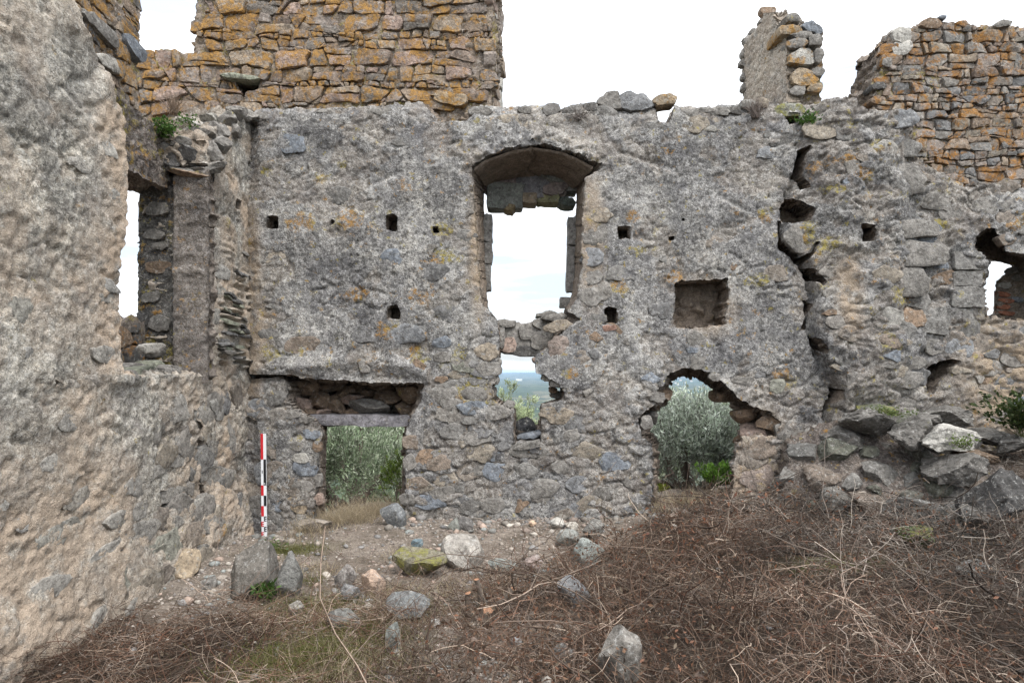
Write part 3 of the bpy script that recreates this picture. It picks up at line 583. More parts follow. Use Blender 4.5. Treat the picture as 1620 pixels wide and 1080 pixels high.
def beam(name, parent, p0, p1, hw, hh, mat, seed, nseg=22, sag=.0, col=None):
    p0, p1 = np.array(p0), np.array(p1); ax = (p1 - p0) / np.linalg.norm(p1 - p0); side = np.cross(ax, [0, 0, 1.]); side /= np.linalg.norm(side); up = np.cross(side, ax)
    v = []; ring = [(-1, -1), (0, -1.05), (1, -1), (1.06, 0), (1, 1), (0, 1.05), (-1, 1), (-1.06, 0)]
    for k in range(nseg + 1):
        t = k / nseg; c = p0 + (p1 - p0) * t; s_ = 1 if 0 < k < nseg else .9
        for q, (a, b) in enumerate(ring):
            n_ = .34 * float(fbm(np.array([t * 5. + q]), np.array([q * 1.7 + seed]), 2, seed)); m_ = .3 * float(fbm(np.array([t * 3.]), np.array([seed * 1.]), 2, seed)) * (b > 0)
            v.append(c + side * a * hw * s_ * (1 + n_) + up * (b * hh * s_ * (1 + n_ + m_)))
    f = [tuple(range(7, -1, -1)), tuple(range(nseg * 8, nseg * 8 + 8))]
    for k in range(nseg):
        for q in range(8): a = k * 8 + q; b = k * 8 + (q + 1) % 8; f.append((a, b, b + 8, a + 8))
    o = mk(name, np.array(v), f, mat, parent); o.data.set_sharp_from_angle(angle=R(40))
    if col: o.color = (*col, 1)
    return o
beam('lintel_slab', wall, at(494, 662, 6.62), at(668, 664, 6.62), .17, .055, M_STONE, 3, col=(.21, .20, .21))
beam('rear_lintel', wall, at(490, 664, 6.98), at(660, 664, 6.98), .14, .05, M_STONE, 5, col=(.17, .15, .13))
# fill above the lintel so that the recess is closed behind
mk('filling_core', *(lambda b: (b, [(0, 1, 2, 3)]))(np.array([at(470, 668, 7.02), at(690, 668, 7.02), at(690, 570, 7.02), at(470, 570, 7.02)])), M_CORE, wall, False)

# window: thin stone frame in the rear half of the opening
def Wb(dy): return lambda u, v, d: np.stack([u, np.full_like(u, Y0 + dy) + d, v], 1)
YF = Y0 + .62; rs_l = np.random.default_rng(3)
for i, (cx, cy, w, h, c) in enumerate(((842, 297, 62, 34, GREY), (800, 312, 54, 38, GREY), (790, 291, 50, 22, GREY), (896, 292, 32, 24, GREY), (838, 315, 22, 16, BROWN), (866, 314, 34, 16, BROWN), (888, 307, 16, 12, GREY), (896, 321, 28, 16, DARK), (806, 329, 20, 12, BROWN), (782, 322, 26, 18, GREY), (836, 282, 70, 22, GREY), (880, 280, 50, 24, GREY), (878, 297, 44, 30, GREY))):
    put_stone(wall, cx, cy, w * 1.04, h * 1.06, tuple(x * rs_l.uniform(.85, 1.15) for x in c), 520 + i, prot=.04, d0=rs_l.uniform(-.02, .03), W=Wb(.60), Y=YF, jag=.1, depth=.2, name='lintel_stone', block=i < 6, tilt=.2)
for i, (cx, cy, w, h) in enumerate(((771, 360, 15, 44), (770, 400, 18, 36), (769, 438, 16, 42), (905, 365, 14, 46), (904, 410, 14, 44), (903, 445, 15, 34), (897, 478, 22, 16))):
    put_stone(wall, cx, cy, w, h, (.25, .235, .215), 540 + i, prot=.03, d0=0, W=Wb(.62), Y=YF, jag=.06, depth=.14, name='frame_slab', block=True)
def soffit():
    fa = [(748, 268), (768, 253), (800, 241), (835, 234), (852, 234), (880, 238), (912, 250), (942, 266)]; ba = [(770, 297), (785, 289), (805, 283), (835, 279), (852, 279), (875, 282), (892, 288), (906, 299)]
    t = np.linspace(0, 7, 70); A = np.stack([np.interp(t, range(8), [p[k] for p in fa]) for k in (0, 1)], 1); B = np.stack([np.interp(t, range(8), [p[k] for p in ba]) for k in (0, 1)], 1)
    k3 = np.ones(9) / 9
    for Q in (A, B):
        for c in (0, 1): e = np.pad(Q[:, c], 4, mode='edge'); Q[:, c] = np.convolve(e, k3, 'valid')
    V = []; m = 44
    for j in range(m):
        s_ = j / (m - 1); Y = Y0 + .0 + .62 * s_; fx = A[:, 0] + (B[:, 0] - A[:, 0]) * s_; Xa = (A[:, 0] - 810) / F * Y0; Xb = (B[:, 0] - 810) / F * (Y0 + .62); Za = EYE + (HORIZON - A[:, 1]) / F * Y0; Zb = EYE + (HORIZON - B[:, 1]) / F * (Y0 + .62)
        X = Xa + (Xb - Xa) * s_; Z = Za + (Zb - Za) * s_; n1 = fbm(X * 5, np.full_like(X, Y * 5), 4, 611, .6); cr = np.exp(-((X - (.19 + .06 * s_ + .05 * np.sin(s_ * 7))) / .012) ** 2)
        V.append(np.stack([X, np.full_like(X, Y) + .02 * n1, Z + .022 * n1 - .0 + .03 * cr - .02 * (s_ > .02)], 1))
    v = np.concatenate(V); q = np.array([(j * 70 + i, j * 70 + i + 1, (j + 1) * 70 + i + 1, (j + 1) * 70 + i) for j in range(m - 1) for i in range(69)])
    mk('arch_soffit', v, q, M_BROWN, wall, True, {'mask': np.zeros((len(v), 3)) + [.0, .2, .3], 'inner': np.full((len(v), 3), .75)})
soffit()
# broken sill bridging the gap under the window
for i, (cx, cy, w, h, c, d) in enumerate(((812, 522, 44, 30, GREY, .34), (846, 520, 50, 32, GREY, .32), (866, 512, 50, 22, GREY, .28), (830, 540, 60, 24, GREY, .33), (862, 536, 46, 36, GREY, .28), (803, 545, 34, 26, PINK, .3), (838, 554, 92, 16, DARK, .30), (880, 500, 44, 14, GREY, .18), (870, 492, 40, 12, GREY, .4), (800, 508, 36, 14, GREY, .3), (790, 530, 22, 40, GREY, .28), (822, 512, 30, 14, GREY, .4))):
    put_stone(wall, cx, cy, w * 1.05, h * 1.08, c, 560 + i, prot=.06, d0=d, jag=.12, depth=.25, name='sill_stone')
for i, (cx, cy, w, h, c, d) in enumerate(((862, 582, 28, 16, GREY, .12), (868, 596, 22, 16, PALE, .1), (884, 606, 30, 18, GREY, .06), (858, 568, 30, 20, PINK, .14), (888, 626, 30, 16, GREY, .4), (784, 600, 16, 20, GREY, .04), (786, 572, 18, 16, GREY, .05), (780, 618, 12, 16, GREY, .1), (878, 618, 16, 12, BROWN, .3), (806, 640, 20, 12, GREY, .1), (838, 690, 46, 10, BLUE, .08), (834, 704, 50, 14, GREY, .0), (826, 700, 14, 12, GREY, .1))):
    put_stone(wall, cx, cy, w, h, c, 580 + i, prot=.05, d0=d, jag=.2, depth=.2, name='stone')
rs0 = np.random.default_rng(12)
# arch right reveal: rough red-brown rubble and coursed jamb
for i, (cx, cy, w, h, c, d) in enumerate(((1180, 656, 46, 26, BROWN, .22), (1214, 668, 36, 26, BROWN, .08), (1146, 624, 44, 22, BROWN, .42), (1192, 682, 46, 20, PINK, .16), (1172, 694, 24, 18, BROWN, .24), (1046, 622, 22, 26, BROWN, .22), (1032, 660, 22, 22, GREY, .16))):
    W_, H_ = w * 6.5 / F, h * 6.5 / F; v, f = rock_verts(W_ * 1.1, .3, H_ * 1.15, 620 + i, 4, 12, nz=.06)
    v = v @ np.array(Euler((rs0.uniform(-.3, .3), rs0.uniform(-.2, .2), rs0.uniform(-.4, .4))).to_matrix()).T + at(cx, cy, Y0 + d + .08)
    o = mk('reveal_stone', v, f, M_STONE, wall); o.data.set_sharp_from_angle(angle=R(32)); o.color = (*c, 1)
# coursed small masonry: lower right of arch, lower centre
rs = np.random.default_rng(5); n_ = 0
for region, rmin, rmax, asp, keep, sd in (([(650, 705), (1010, 690), (1010, 835), (650, 835)], .035, .10, 1.6, .42, 1), ([(1170, 690), (1300, 670), (1320, 840), (1165, 840)], .05, .13, 1.5, .85, 2), ([(690, 560), (785, 545), (775, 700), (690, 705)], .03, .085, 1.8, .6, 3), ([(395, 620), (460, 610), (470, 850), (395, 850)], .04, .11, 1.3, .5, 4), ([(1320, 180), (1440, 190), (1480, 330), (1330, 330)], .04, .10, 1.4, .35, 5), ([(1380, 340), (1500, 330), (1500, 640), (1380, 640)], .04, .10, 1.5, .45, 6), ([(1560, 280), (1700, 280), (1700, 390), (1600, 390)], .04, .09, 1.6, .5, 7), ([(1515, 525), (1700, 520), (1700, 690), (1500, 660)], .035, .10, 1.6, .55, 14), ([(1290, 430), (1330, 430), (1340, 640), (1300, 600)], .03, .07, 1.6, .6, 8), ([(915, 300), (990, 300), (985, 340), (1010, 640), (900, 700)], .035, .09, 1.5, .25, 9), ([(690, 280), (745, 280), (755, 480), (690, 490)], .03, .08, 1.4, .2, 10), ([(400, 175), (1340, 165), (1330, 230), (400, 240)], .035, .09, 1.7, .22, 11), ([(420, 300), (740, 300), (740, 590), (420, 590)], .035, .09, 1.5, .10, 12), ([(960, 380), (1230, 380), (1250, 640), (1010, 600)], .035, .09, 1.5, .10, 13)):
    for pl, r in pack(poly(region), rmin, rmax, asp, 900 + sd, 1500):
        if rs.random() > keep: continue
        c = pl.mean(0); x, y = upx(c[0], c[1])
        if any(sdf(np.array([c[0]]), np.array([c[1]]), h['front'])[0] > -.6 * r for h in HOLES): continue
        d0 = -float(np.median(disp_main(pl[:, 0], pl[:, 1]))) + .004
        if n_ < 290: stone_from_poly('rubble_stone', pl, Wm, rs.uniform(.004, .018), .06, M_STONE, wall, pick(GREYS * 2 + [BLUE, BROWN], rs), 1000 + n_, d0=d0, gap=.008, tilt=.08)
        n_ += 1
# stones lying along the broken top
for i, (cx, cy, w, h, c) in enumerate(((1002, 157, 56, 28, BLUE), (967, 155, 32, 30, GREY), (870, 168, 26, 20, DARK), (1090, 172, 30, 18, GREY), (1185, 156, 22, 16, PALE), (1206, 155, 22, 16, TAN), (1245, 170, 54, 20, GREEN), (1310, 168, 44, 20, GREY), (1335, 182, 40, 18, GREY), (1375, 205, 34, 24, DARK), (830, 165, 22, 14, GREY), (760, 168, 30, 14, GREY), (905, 165, 26, 16, DARK), (935, 160, 22, 14, DARK), (1130, 168, 40, 14, GREY), (1160, 166, 26, 12, DARK), (410, 178, 30, 14, GREY), (520, 172, 40, 12, GREY), (600, 168, 36, 12, GREY))):
    put_stone(wall, cx, cy + (8 if h < 20 else 4), w * 1.35, h * 1.2, tuple(.5 * a + .5 * b for a, b in zip(c, GREY)), 660 + i, prot=.07, d0=.06, jag=.3, depth=.35, name='coping_stone', mat=M_MOSSY if c == GREEN else M_STONE)
o = put_stone(wall, 1053, 156, 46, 18, TAN, 690, prot=.06, d0=.06, depth=.12, name='bridging_stone', mat=M_ORANGE)

# ================================================================== UPPER WALLS, OCHRE LICHEN
def flat_disp(seed, a=1.0):
    def f(u, v):
        f1, f2, c = worley(u * 9 + .3 * fbm(u * 6, v * 6, 2, seed), v * 13, seed)
        return a * (.03 * fbm(u * 2.5, v * 2.5, 3, seed) + .022 * sst(0, .25, f2 - f1) - .01 + .012 * fbm(u * 22, v * 22, 3, seed + 3))
    return f
def mask_const(r=.5, g=.2, b=.0): return lambda u, v: np.tile([[r, g, b]], (len(u), 1)).astype(float)
def masonry(parent, pts, Y, rmin, rmax, asp, seed, mat, pal, prot=(.016, .045), gap=.007, keep=1.0, W=None, tries=7000, conv=True, holes=(), d0=.0, skew=1.6, limit=300, levels=None):
    reg = poly(pts, Y) if conv else pts; W = W or Wb(Y - Y0); rs = np.random.default_rng(seed); k = 0; CV, CF, off = [], [], 0
    L = sorted(courses(reg, *levels, seed) if levels else pack(reg, rmin, rmax, asp, seed, tries, skew), key=lambda q: -q[1])
    for pl, r in L:
        if rs.random() > keep: continue
        c = pl.mean(0)
        if any(inside(c[0], c[1], poly(h, Y)) for h in holes): continue
        a = ('stone', pl, W, rs.uniform(*prot) * (.7 + 3 * r), .06, mat, parent, pick(pal, rs), seed * 1000 + k); kw = dict(gap=rs.uniform(.1, 1.5) * gap, d0=d0 + rs.uniform(-.012, .012), tilt=.13); k += 1
        if k <= limit: stone_from_poly(*a, **kw)
        else:
            v, f = stone_from_poly(*a, raw=True, **kw); CV.append(v); CF += [tuple(i + off for i in t) for t in f]; off += len(v)
    if CV: o = kind(mk('chinking_stones', np.concatenate(CV), CF, mat, parent), 'stuff'); o.color = (*pal[1], 1); o.data.set_sharp_from_angle(angle=R(38))
    return k
LV = (.065, .185)
YU = 6.62
TOWER = [(180, 185), (180, 60), (190, 68), (205, 68), (218, 72), (238, 84), (262, 80), (276, 80), (290, 86), (306, 84), (310, 40), (312, -90), (792, -90), (790, -30), (782, 10), (790, 60), (784, 110), (778, 165), (770, 240), (180, 240)]
tower = thing('upper_masonry_wall', (px2u(550, YU), YU, 3.4), 'tall rubble wall covered in ochre lichen, rising above the left half of the ruin', 'wall')
TH = [[(372, 128), (412, 126), (405, 150), (392, 172), (382, 150)]]
sheet('mortar_core', tower, M_CORE, Wb(YU - Y0 + .012), poly(TOWER, YU), [dict(front=poly(TH[0], YU), depth=.4, blind=True, rough=.004)], .022, flat_disp(201), .7, mask_const(.5, .35), rough=.022, seed=201, nring=18)
masonry(tower, [(196, 76), (300, 90), (314, 86), (314, -30), (784, -30), (776, 165), (700, 172), (196, 178)], YU, .018, .10, 1.7, 21, M_ORANGE, WARMS + [PINK], holes=TH, levels=LV)
put_stone(tower, 386, 126, 70, 9, GREEN, 701, mat=M_STONE, Y=YU, W=Wb(YU - Y0), d0=0, prot=.09, dispf=None, name='slate_lintel')
put_stone(tower, 712, 160, 62, 26, TAN, 702, mat=M_ORANGE, Y=YU, W=Wb(YU - Y0 - .03), d0=0, prot=.05, dispf=None, depth=.06, name='leaning_stone')
# splayed right end of that wall
ex = px2u(776, YU)
def Wend(u, v, d): return np.stack([ex + .12 * u - d * .97, YU + u * .97 + .0 * d, v], 1)
sheet('end_core', tower, M_CORE, Wend, [(0, 3.9), (.75, 3.9), (.75, 6.3), (0, 6.3)], [], .025, flat_disp(205, 1.3), .3, mask_const(.1, .5), rough=.03, seed=205, nring=8)
masonry(tower, [(.02, 4.2), (.74, 4.2), (.74, 5.6), (.02, 5.6)], YU, .04, .12, 1.3, 22, M_STONE, WARMS + [PINK, PALE], W=Wend, conv=False, tries=900, prot=(.02, .06))

RIGHT = [(1376, 350), (1376, 188), (1386, 150), (1378, 132), (1392, 118), (1404, 78), (1404, 56), (1424, 42), (1450, 44), (1470, 32), (1500, 36), (1560, 40), (1620, 42), (1700, 40), (1820, 44), (1820, 350)]
YR = 6.55
rwall = thing('upper_masonry_wall', (px2u(1560, YR), YR, 3.4), 'broken rubble wall with rusty orange lichen standing at the upper right', 'wall')
RH = [[(1490, 172), (1510, 168), (1504, 184), (1494, 196)]]
sheet('mortar_core', rwall, M_CORE, Wb(YR - Y0 + .012), poly(RIGHT, YR), [dict(front=poly(RH[0], YR), depth=.35, blind=True, rough=.004)], .022, flat_disp(211), .6, mask_const(.45, .15), rough=.02, seed=211, nring=18)
masonry(rwall, [(1384, 262), (1384, 150), (1406, 62), (1430, 48), (1480, 42), (1720, 50), (1720, 330), (1450, 320)], YR, .018, .10, 1.7, 23, M_RUST, WARMS + GREYS, holes=RH, levels=(.06, .15))
for i, (cx, cy, w, h, c) in enumerate(((1425, 58, 36, 30, PALE), (1424, 78, 34, 28, PALE), (1472, 40, 40, 20, BROWN), (1488, 30, 14, 8, BLUE), (1390, 138, 26, 14, DARK), (1384, 160, 20, 14, BROWN), (1402, 100, 20, 18, GREY), (1520, 40, 24, 12, BROWN), (1585, 40, 30, 12, GREY), (1384, 185, 26, 22, BROWN))):
    put_stone(rwall, cx, cy, w, h, c, 720 + i, mat=M_RUST if c == BROWN else M_STONE, Y=YR, W=Wb(YR - Y0), d0=.02, prot=.06, dispf=None, depth=.12, name='edge_stone')

# isolated stub with a splayed plastered reveal
YS = 6.62; stub = thing('wall_stub', (px2u(1250, YS), YS, 4.2), 'isolated upright stub of wall with a plastered left face and a knob on top', 'wall')
fl, fr, bl = (px2u(1240, YS), YS), (px2u(1300, YS), YS), (px2u(1176, 7.5), 7.5)
def Wstubf(u, v, d): return np.stack([u, np.full_like(u, YS) + d, v], 1)
sheet('front_core', stub, M_CORE, Wstubf, poly([(1250, 240), (1248, 170), (1248, 110), (1246, 60), (1252, 46), (1262, 46), (1286, 44), (1300, 52), (1300, 100), (1297, 150), (1298, 240)], YS), [], .02, flat_disp(221, 1.5), .6, mask_const(.5, .4), rough=.03, seed=221, nring=18)
sl = math.hypot(bl[0] - fl[0], bl[1] - fl[1]); sx, sy = (bl[0] - fl[0]) / sl, (bl[1] - fl[1]) / sl
def Wstubs(u, v, d): uu = sl - u; return np.stack([fl[0] + sx * uu + sy * d - 0.0, fl[1] + sy * uu - sx * d, v], 1)
def sv(px, py):   # image point on the splayed face -> (u, v)
    k = (px - 810) / F; t = (k * fl[1] - fl[0]) / (sx - k * sy); return sl - t, EYE + (HORIZON - py) / F * (fl[1] + sy * t)
sheet('plastered_reveal', stub, M_LEFT, Wstubs, [sv(1176, 240), sv(1175, 80), sv(1186, 60), sv(1204, 36), sv(1206, 22), sv(1222, 20), sv(1232, 40), sv(1244, 48), sv(1246, 240)], [], .02, flat_disp(223, .8), .3, mask_const(.12, .5, .25), rough=.012, seed=223, nring=10)
for i, (cx, cy, w, h, c, m) in enumerate(((1264, 96, 56, 34, PALE, M_ORANGE), (1280, 50, 40, 18, BLUE, M_STONE), (1249, 36, 26, 16, GREY, M_STONE), (1246, 54, 40, 18, TAN, M_ORANGE), (1268, 128, 50, 32, TAN, M_ORANGE), (1284, 70, 28, 20, GREY, M_STONE), (1255, 76, 36, 20, GREY, M_ORANGE), (1290, 95, 20, 24, GREY, M_STONE), (1288, 120, 22, 18, GREY, M_STONE), (1284, 145, 30, 18, TAN, M_ORANGE), (1256, 150, 30, 18, GREY, M_STONE), (1262, 62, 40, 14, GREY, M_STONE))):
    put_stone(stub, cx, cy, w, h, c, 740 + i, mat=m, Y=YS, W=Wb(YS - Y0), d0=.0, prot=.10, dispf=None, depth=.25, jag=.22, name='stone', n=16)
for i, (cx, cy, w, h) in enumerate(((1215, 18, 32, 22), (1210, 34, 22, 14), (1184, 62, 18, 16), (1178, 84, 12, 16), (1176, 100, 12, 12), (1178, 120, 12, 14), (1178, 138, 12, 14), (1192, 50, 12, 14), (1224, 30, 18, 12))):
    put_stone(stub, cx, cy, w, h, GREY if i else BROWN, 760 + i, Y=7.45, W=Wb(7.45 - Y0), d0=.02, prot=.03, dispf=None, depth=.06, name='stone')

# ================================================================== THE LEFT SIDE WALL
XL = -2.65
def Wl(u, v, d): return np.stack([np.full_like(u, XL) - d, u, v], 1)
def lw(px, py, X=XL): y = -X * F / (810 - px); return (y, EYE + (HORIZON - py) / F * y)
def lpx(u, v, X=XL): return 810 + X / u * F, HORIZON - (v - EYE) / u * F
JAMB = 5.50
def layer_left(u, v):
    n = fbm(u * 1.3, v * 1.5, 5, 411, .6) + .05 * fbm(u * 15, v * 15, 2, 412)
    return sst(-.012, .012, n + .14 - .30 * sst(4.3, 5.2, u) * sst(1.7, 1.3, v) - .35 * np.exp(-((u - 4.3) / .14) ** 2) * (v > 1.6))
def disp_left(u, v):
    x, y = lpx(u, v)
    wx_, wy_ = u + .06 * fbm(u * 4, v * 4, 2, 190), v + .06 * fbm(u * 4, v * 4, 2, 191)
    h = .05 * fbm(u * .8, v * .8, 3, 101) + .014 * fbm(u * 3.5, v * 3.5, 4, 102) + .010 * fbm(u * 20, v * 20, 3, 103, .65)
    g1, g2, gc = worley(wx_ * 13, wy_ * 13, 117); h += .006 * sst(0, .3, g2 - g1) + .005 * gc + .008 * fbm(u * 11, v * 11, 4, 118, .6) - .022 * sst(.25, .5, fbm(u * 7, v * 7, 3, 109))
    f1, f2, c = worley(wx_ * 3.6, wy_ * 5.2, 111)
    ex = sst(.0, .3, fbm(u * 1.2, v * 1.2, 2, 106) + .35 * sst(2.0, 1.0, v) * sst(4.0, 5.2, u) - .08)
    h += ex * (.016 * sst(.02, .22, f2 - f1) - .025 + .03 * (c - .5))
    h += .025 * np.exp(-((v - 1.60 - .12 * fbm(u * 2, u * 0, 2, 7)) / .07) ** 2) * sst(-.1, .3, fbm(u * 2.2, v * 2, 2, 17))
    h += .07 * sst(.7, .0, v)
    L_ = layer_left(u, v); q1, q2, q3 = worley(wx_ * 5, wy_ * 7, 131); h += .012 * L_ + (1 - L_) * (.014 * sst(.02, .25, q2 - q1) - .008 + .010 * (q3 - .5))
    # ragged courses of thin slate showing on the pier side
    sl_ = sst(5.6, 5.8, u) * sst(1.6, 1.7, v) * sst(2.9, 2.4, v); h += sl_ * .05 * np.sin(v * 95 + 4 * fbm(u * 3, v * 3, 2, 8)) * sst(-.1, .2, fbm(u * 3, v * 4, 2, 9))
    return h
def mask_left(u, v):
    x, y = lpx(u, v); m = np.zeros((len(u), 3))
    m[:, 1] = .42 * sst(.25, -.15, fbm(u * 1.2, v * 1.2, 4, 120, .6)) + .95 * np.exp(-((u - 4.28) / .2) ** 2) * (v > 1.6) + .5 * sst(1.7, .8, v) * sst(5, 3.5, u) + .7 * sst(5.6, 5.9, u) * sst(-.1, .3, fbm(u * 2, v * 2, 2, 121))
    m[:, 2] = .85 * sst(0, .28, fbm(u * 1.5 + 5, v * 1.5, 4, 122, .6)); m[:, 0] = .2 * sst(.1, .4, fbm(u * 2, v * 2, 2, 123)); lm_ = layer_left(u, v); m[:, 1] += .28 * (1 - lm_); m[:, 2] = np.maximum(m[:, 2], .25 * sst(1.7, 1.0, v)); return np.clip(m, 0, 1)
LEFT_OUT = [(.4, -.7), (.4, 4.6), lw(60, -60), lw(108, -16), lw(122, 22), lw(140, 62), lw(150, 92), lw(168, 120), lw(182, 160), lw(191, 178), lw(192, 230), lw(196, 300), lw(193, 380), lw(190, 450), lw(187, 540), lw(186, 590), (4.5, 1.58), (4.9, 1.60), (5.2, 1.60), (JAMB, 1.60), (JAMB, 2.6), (JAMB, 3.35), (JAMB - .12, 3.40), (JAMB - .10, 3.62), (5.62, 3.80), (5.9, 3.90), (6.2, 4.18), (6.45, 4.2), (6.45, -.7)]
lwall = thing('side_wall', (XL, 4.2, 0), 'beige rendered side wall on the left, with a tall broken window slot near the corner', 'wall')
LH = [dict(front=[lw(*p) for p in q], depth=.25, blind=True, rough=.006) for q in ([(306, 648), (314, 650), (312, 664), (322, 676), (318, 690), (310, 676)], [(312, 690), (322, 700), (326, 720), (316, 716)], [(318, 764), (328, 766), (330, 800), (322, 796)], [(246, 776), (270, 774), (276, 800), (262, 808), (250, 800)], [(70, 600), (84, 598), (104, 612), (92, 612)], [(368, 314), (382, 318), (380, 332), (368, 330)])]
sheet('render_skin', lwall, M_LEFT, Wl, LEFT_OUT, LH, .0155, disp_left, .60, mask_left, rough=.018, seed=150, nring=22)
LST = [(33, 491, 44, 40, GREEN), (165, 449, 45, 20, BLUE), (246, 551, 28, 18, GREY), (320, 660, 34, 34, GREY), (272, 650, 56, 48, GREY), (105, 667, 36, 30, DARK), (96, 847, 84, 44, GREEN), (207, 847, 70, 40, GREY), (222, 802, 50, 34, GREY), (276, 784, 58, 26, GREY), (307, 803, 44, 28, PALE), (207, 771, 36, 34, GREY), (276, 716, 66, 48, GREY), (211, 902, 88, 54, GREEN), (39, 830, 30, 24, BLUE), (4, 798, 20, 22, PALE), (148, 976, 50, 44, GREY), (122, 787, 50, 26, TAN), (250, 866, 60, 44, GREEN), (290, 852, 40, 40, BROWN), (350, 760, 50, 46, GREY), (345, 700, 40, 40, GREY), (365, 690, 40, 60, GREY), (352, 640, 40, 40, BLUE), (328, 745, 30, 30, GREY), (300, 880, 40, 20, DARK), (230, 690, 40, 36, GREY), (80, 730, 40, 24, GREY), (40, 560, 30, 20, BLUE), (160, 560, 40, 26, GREY), (150, 600, 40, 18, PINK), (110, 606, 34, 18, BROWN), (170, 470, 26, 18, PALE), (165, 300, 34, 26, PALE), (160, 235, 36, 24, PALE), (120, 260, 30, 20, GREY), (55, 170, 40, 26, GREY), (170, 100, 30, 22, PALE), (346, 430, 26, 22, BLUE), (340, 500, 24, 22, PALE), (345, 460, 20, 16, PALE), (70, 930, 60, 34, GREY), (190, 960, 44, 30, GREY), (160, 870, 50, 24, GREY), (265, 830, 40, 26, GREY), (240, 745, 34, 22, GREY), (180, 820, 40, 24, GREY), (330, 830, 40, 26, GREY), (355, 810, 40, 34, PINK)]
def put_left(cx, cy, w, h, c, seed, prot=.004, name='stone', mat=None):
    Y, v = lw(cx, cy); wu = abs(lw(cx + w / 2, cy)[0] - lw(cx - w / 2, cy)[0]); hv = h * Y / F
    p = blob(Y, v, wu * 1.1, hv * 1.1, seed, jag=.2); k_ = .45 if cx > 190 and cy > 640 else .80; c = tuple((1 - k_) * a + k_ * b for a, b in zip(c, (.36, .335, .295)))
    stone_from_poly(name, p, Wl, prot, .07, mat or M_STONE, lwall, c, seed, d0=-float(np.median(disp_left(p[:, 0], p[:, 1]))), gap=0, n=16)
for i, (cx, cy, w, h, c) in enumerate(LST): put_left(cx, cy, w, h, c, 1500 + i)
k = 0
for pl, r in pack([(4.3, .0), (6.2, .0), (6.2, 1.5), (4.9, 1.5)], .05, .14, 1.4, 33, 1500):
    c = pl.mean(0)
    if rs.random() > .45 or any(inside(c[0], c[1], h['front']) for h in LH): continue
    stone_from_poly('rubble_stone', pl, Wl, .010, .06, M_STONE, lwall, pick(GREYS, rs), 1600 + k, d0=-float(np.median(disp_left(pl[:, 0], pl[:, 1]))), gap=.008); k += 1
# stones of the slot sill and of the pier's broken head
for i, (y, v, w, h, d, c) in enumerate(((4.45, 1.60, .3, .08, .1, GREY), (4.75, 1.61, .3, .09, .15, GREEN), (5.05, 1.62, .26, .08, .1, GREY), (5.3, 1.63, .24, .09, .2, GREY), (4.9, 1.64, .34, .1, .3, GREY), (5.25, 1.66, .3, .1, .32, GREEN))):
    stone_from_poly('sill_stone', blob(y, v, w, h, 1700 + i, jag=.2), Wl, .05, .15, M_STONE, lwall, c, 1700 + i, d0=d, gap=0)
def Wpar(u, v, d): return np.stack([np.full_like(u, -3.18) - d, u, v], 1)
PAR = [(4.2, 1.4), (4.2, 1.75), (4.9, 1.86), (5.15, 2.0), (5.28, 2.10), (5.42, 2.05), (5.6, 2.1), (5.6, 1.4)]
sheet('parapet_core', lwall, M_CORE, Wpar, PAR, [], .022, lambda u, v: .02 * fbm(u * 9, v * 9, 3, 261), .2, lambda u, v: np.tile([[.2, .1, .3]], (len(u), 1)), rough=.012, seed=261, nring=6)
for k_, (pl, r) in enumerate(pack([(4.3, 1.55), (4.3, 1.72), (5.2, 2.0), (5.45, 2.05), (5.45, 1.55)], .03, .09, 1.6, 262, 900)):
    stone_from_poly('parapet_stone', pl, Wpar, .03, .06, M_RUST, lwall, pick([GREY, BROWN, DARK], rs), 26200 + k_, gap=.007)
def put_frontal(parent, cx, cy, w, h, c, Y, seed, prot=.06, depth=.2, name='stone', mat=None, jag=.18):
    return put_stone(parent, cx, cy, w, h, c, seed, prot=prot, d0=0, W=Wb(Y - Y0), Y=Y, dispf=None, jag=jag, depth=depth, name=name, mat=mat)
def dpier(sd): return lambda u, v: .02 * fbm(u * 3, v * 3, 3, sd) + .014 * fbm(u * 9, v * 12, 4, sd + 1, .65) + .012 * sst(.05, .3, fbm(u * 4, v * 7, 3, sd + 2)) + .008 * fbm(u * 25, v * 25, 2, sd + 3)
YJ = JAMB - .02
sheet('jamb_rebate', lwall, M_SHADED, Wb(YJ - Y0), poly([(222, 284), (240, 276), (282, 276), (282, 604), (212, 604), (218, 480)], YJ), [], .016, dpier(272), .05, mask_const(.35, .0, .5), rough=.012, seed=272, nring=3)  # shade inside the slot is painted on by this darker material
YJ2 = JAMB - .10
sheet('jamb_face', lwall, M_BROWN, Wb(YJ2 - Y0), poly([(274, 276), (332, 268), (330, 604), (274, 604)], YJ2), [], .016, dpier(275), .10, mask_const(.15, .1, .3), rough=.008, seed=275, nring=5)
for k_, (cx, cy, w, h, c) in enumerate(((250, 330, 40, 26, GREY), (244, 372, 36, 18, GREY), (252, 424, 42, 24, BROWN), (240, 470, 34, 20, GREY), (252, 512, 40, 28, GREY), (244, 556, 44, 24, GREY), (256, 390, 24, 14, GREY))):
    put_stone(lwall, cx, cy, w, h, tuple(.6 * x for x in c), 27100 + k_, prot=.012, d0=-.015, W=Wb(YJ - Y0), Y=YJ, dispf=None, name='jamb_stone')
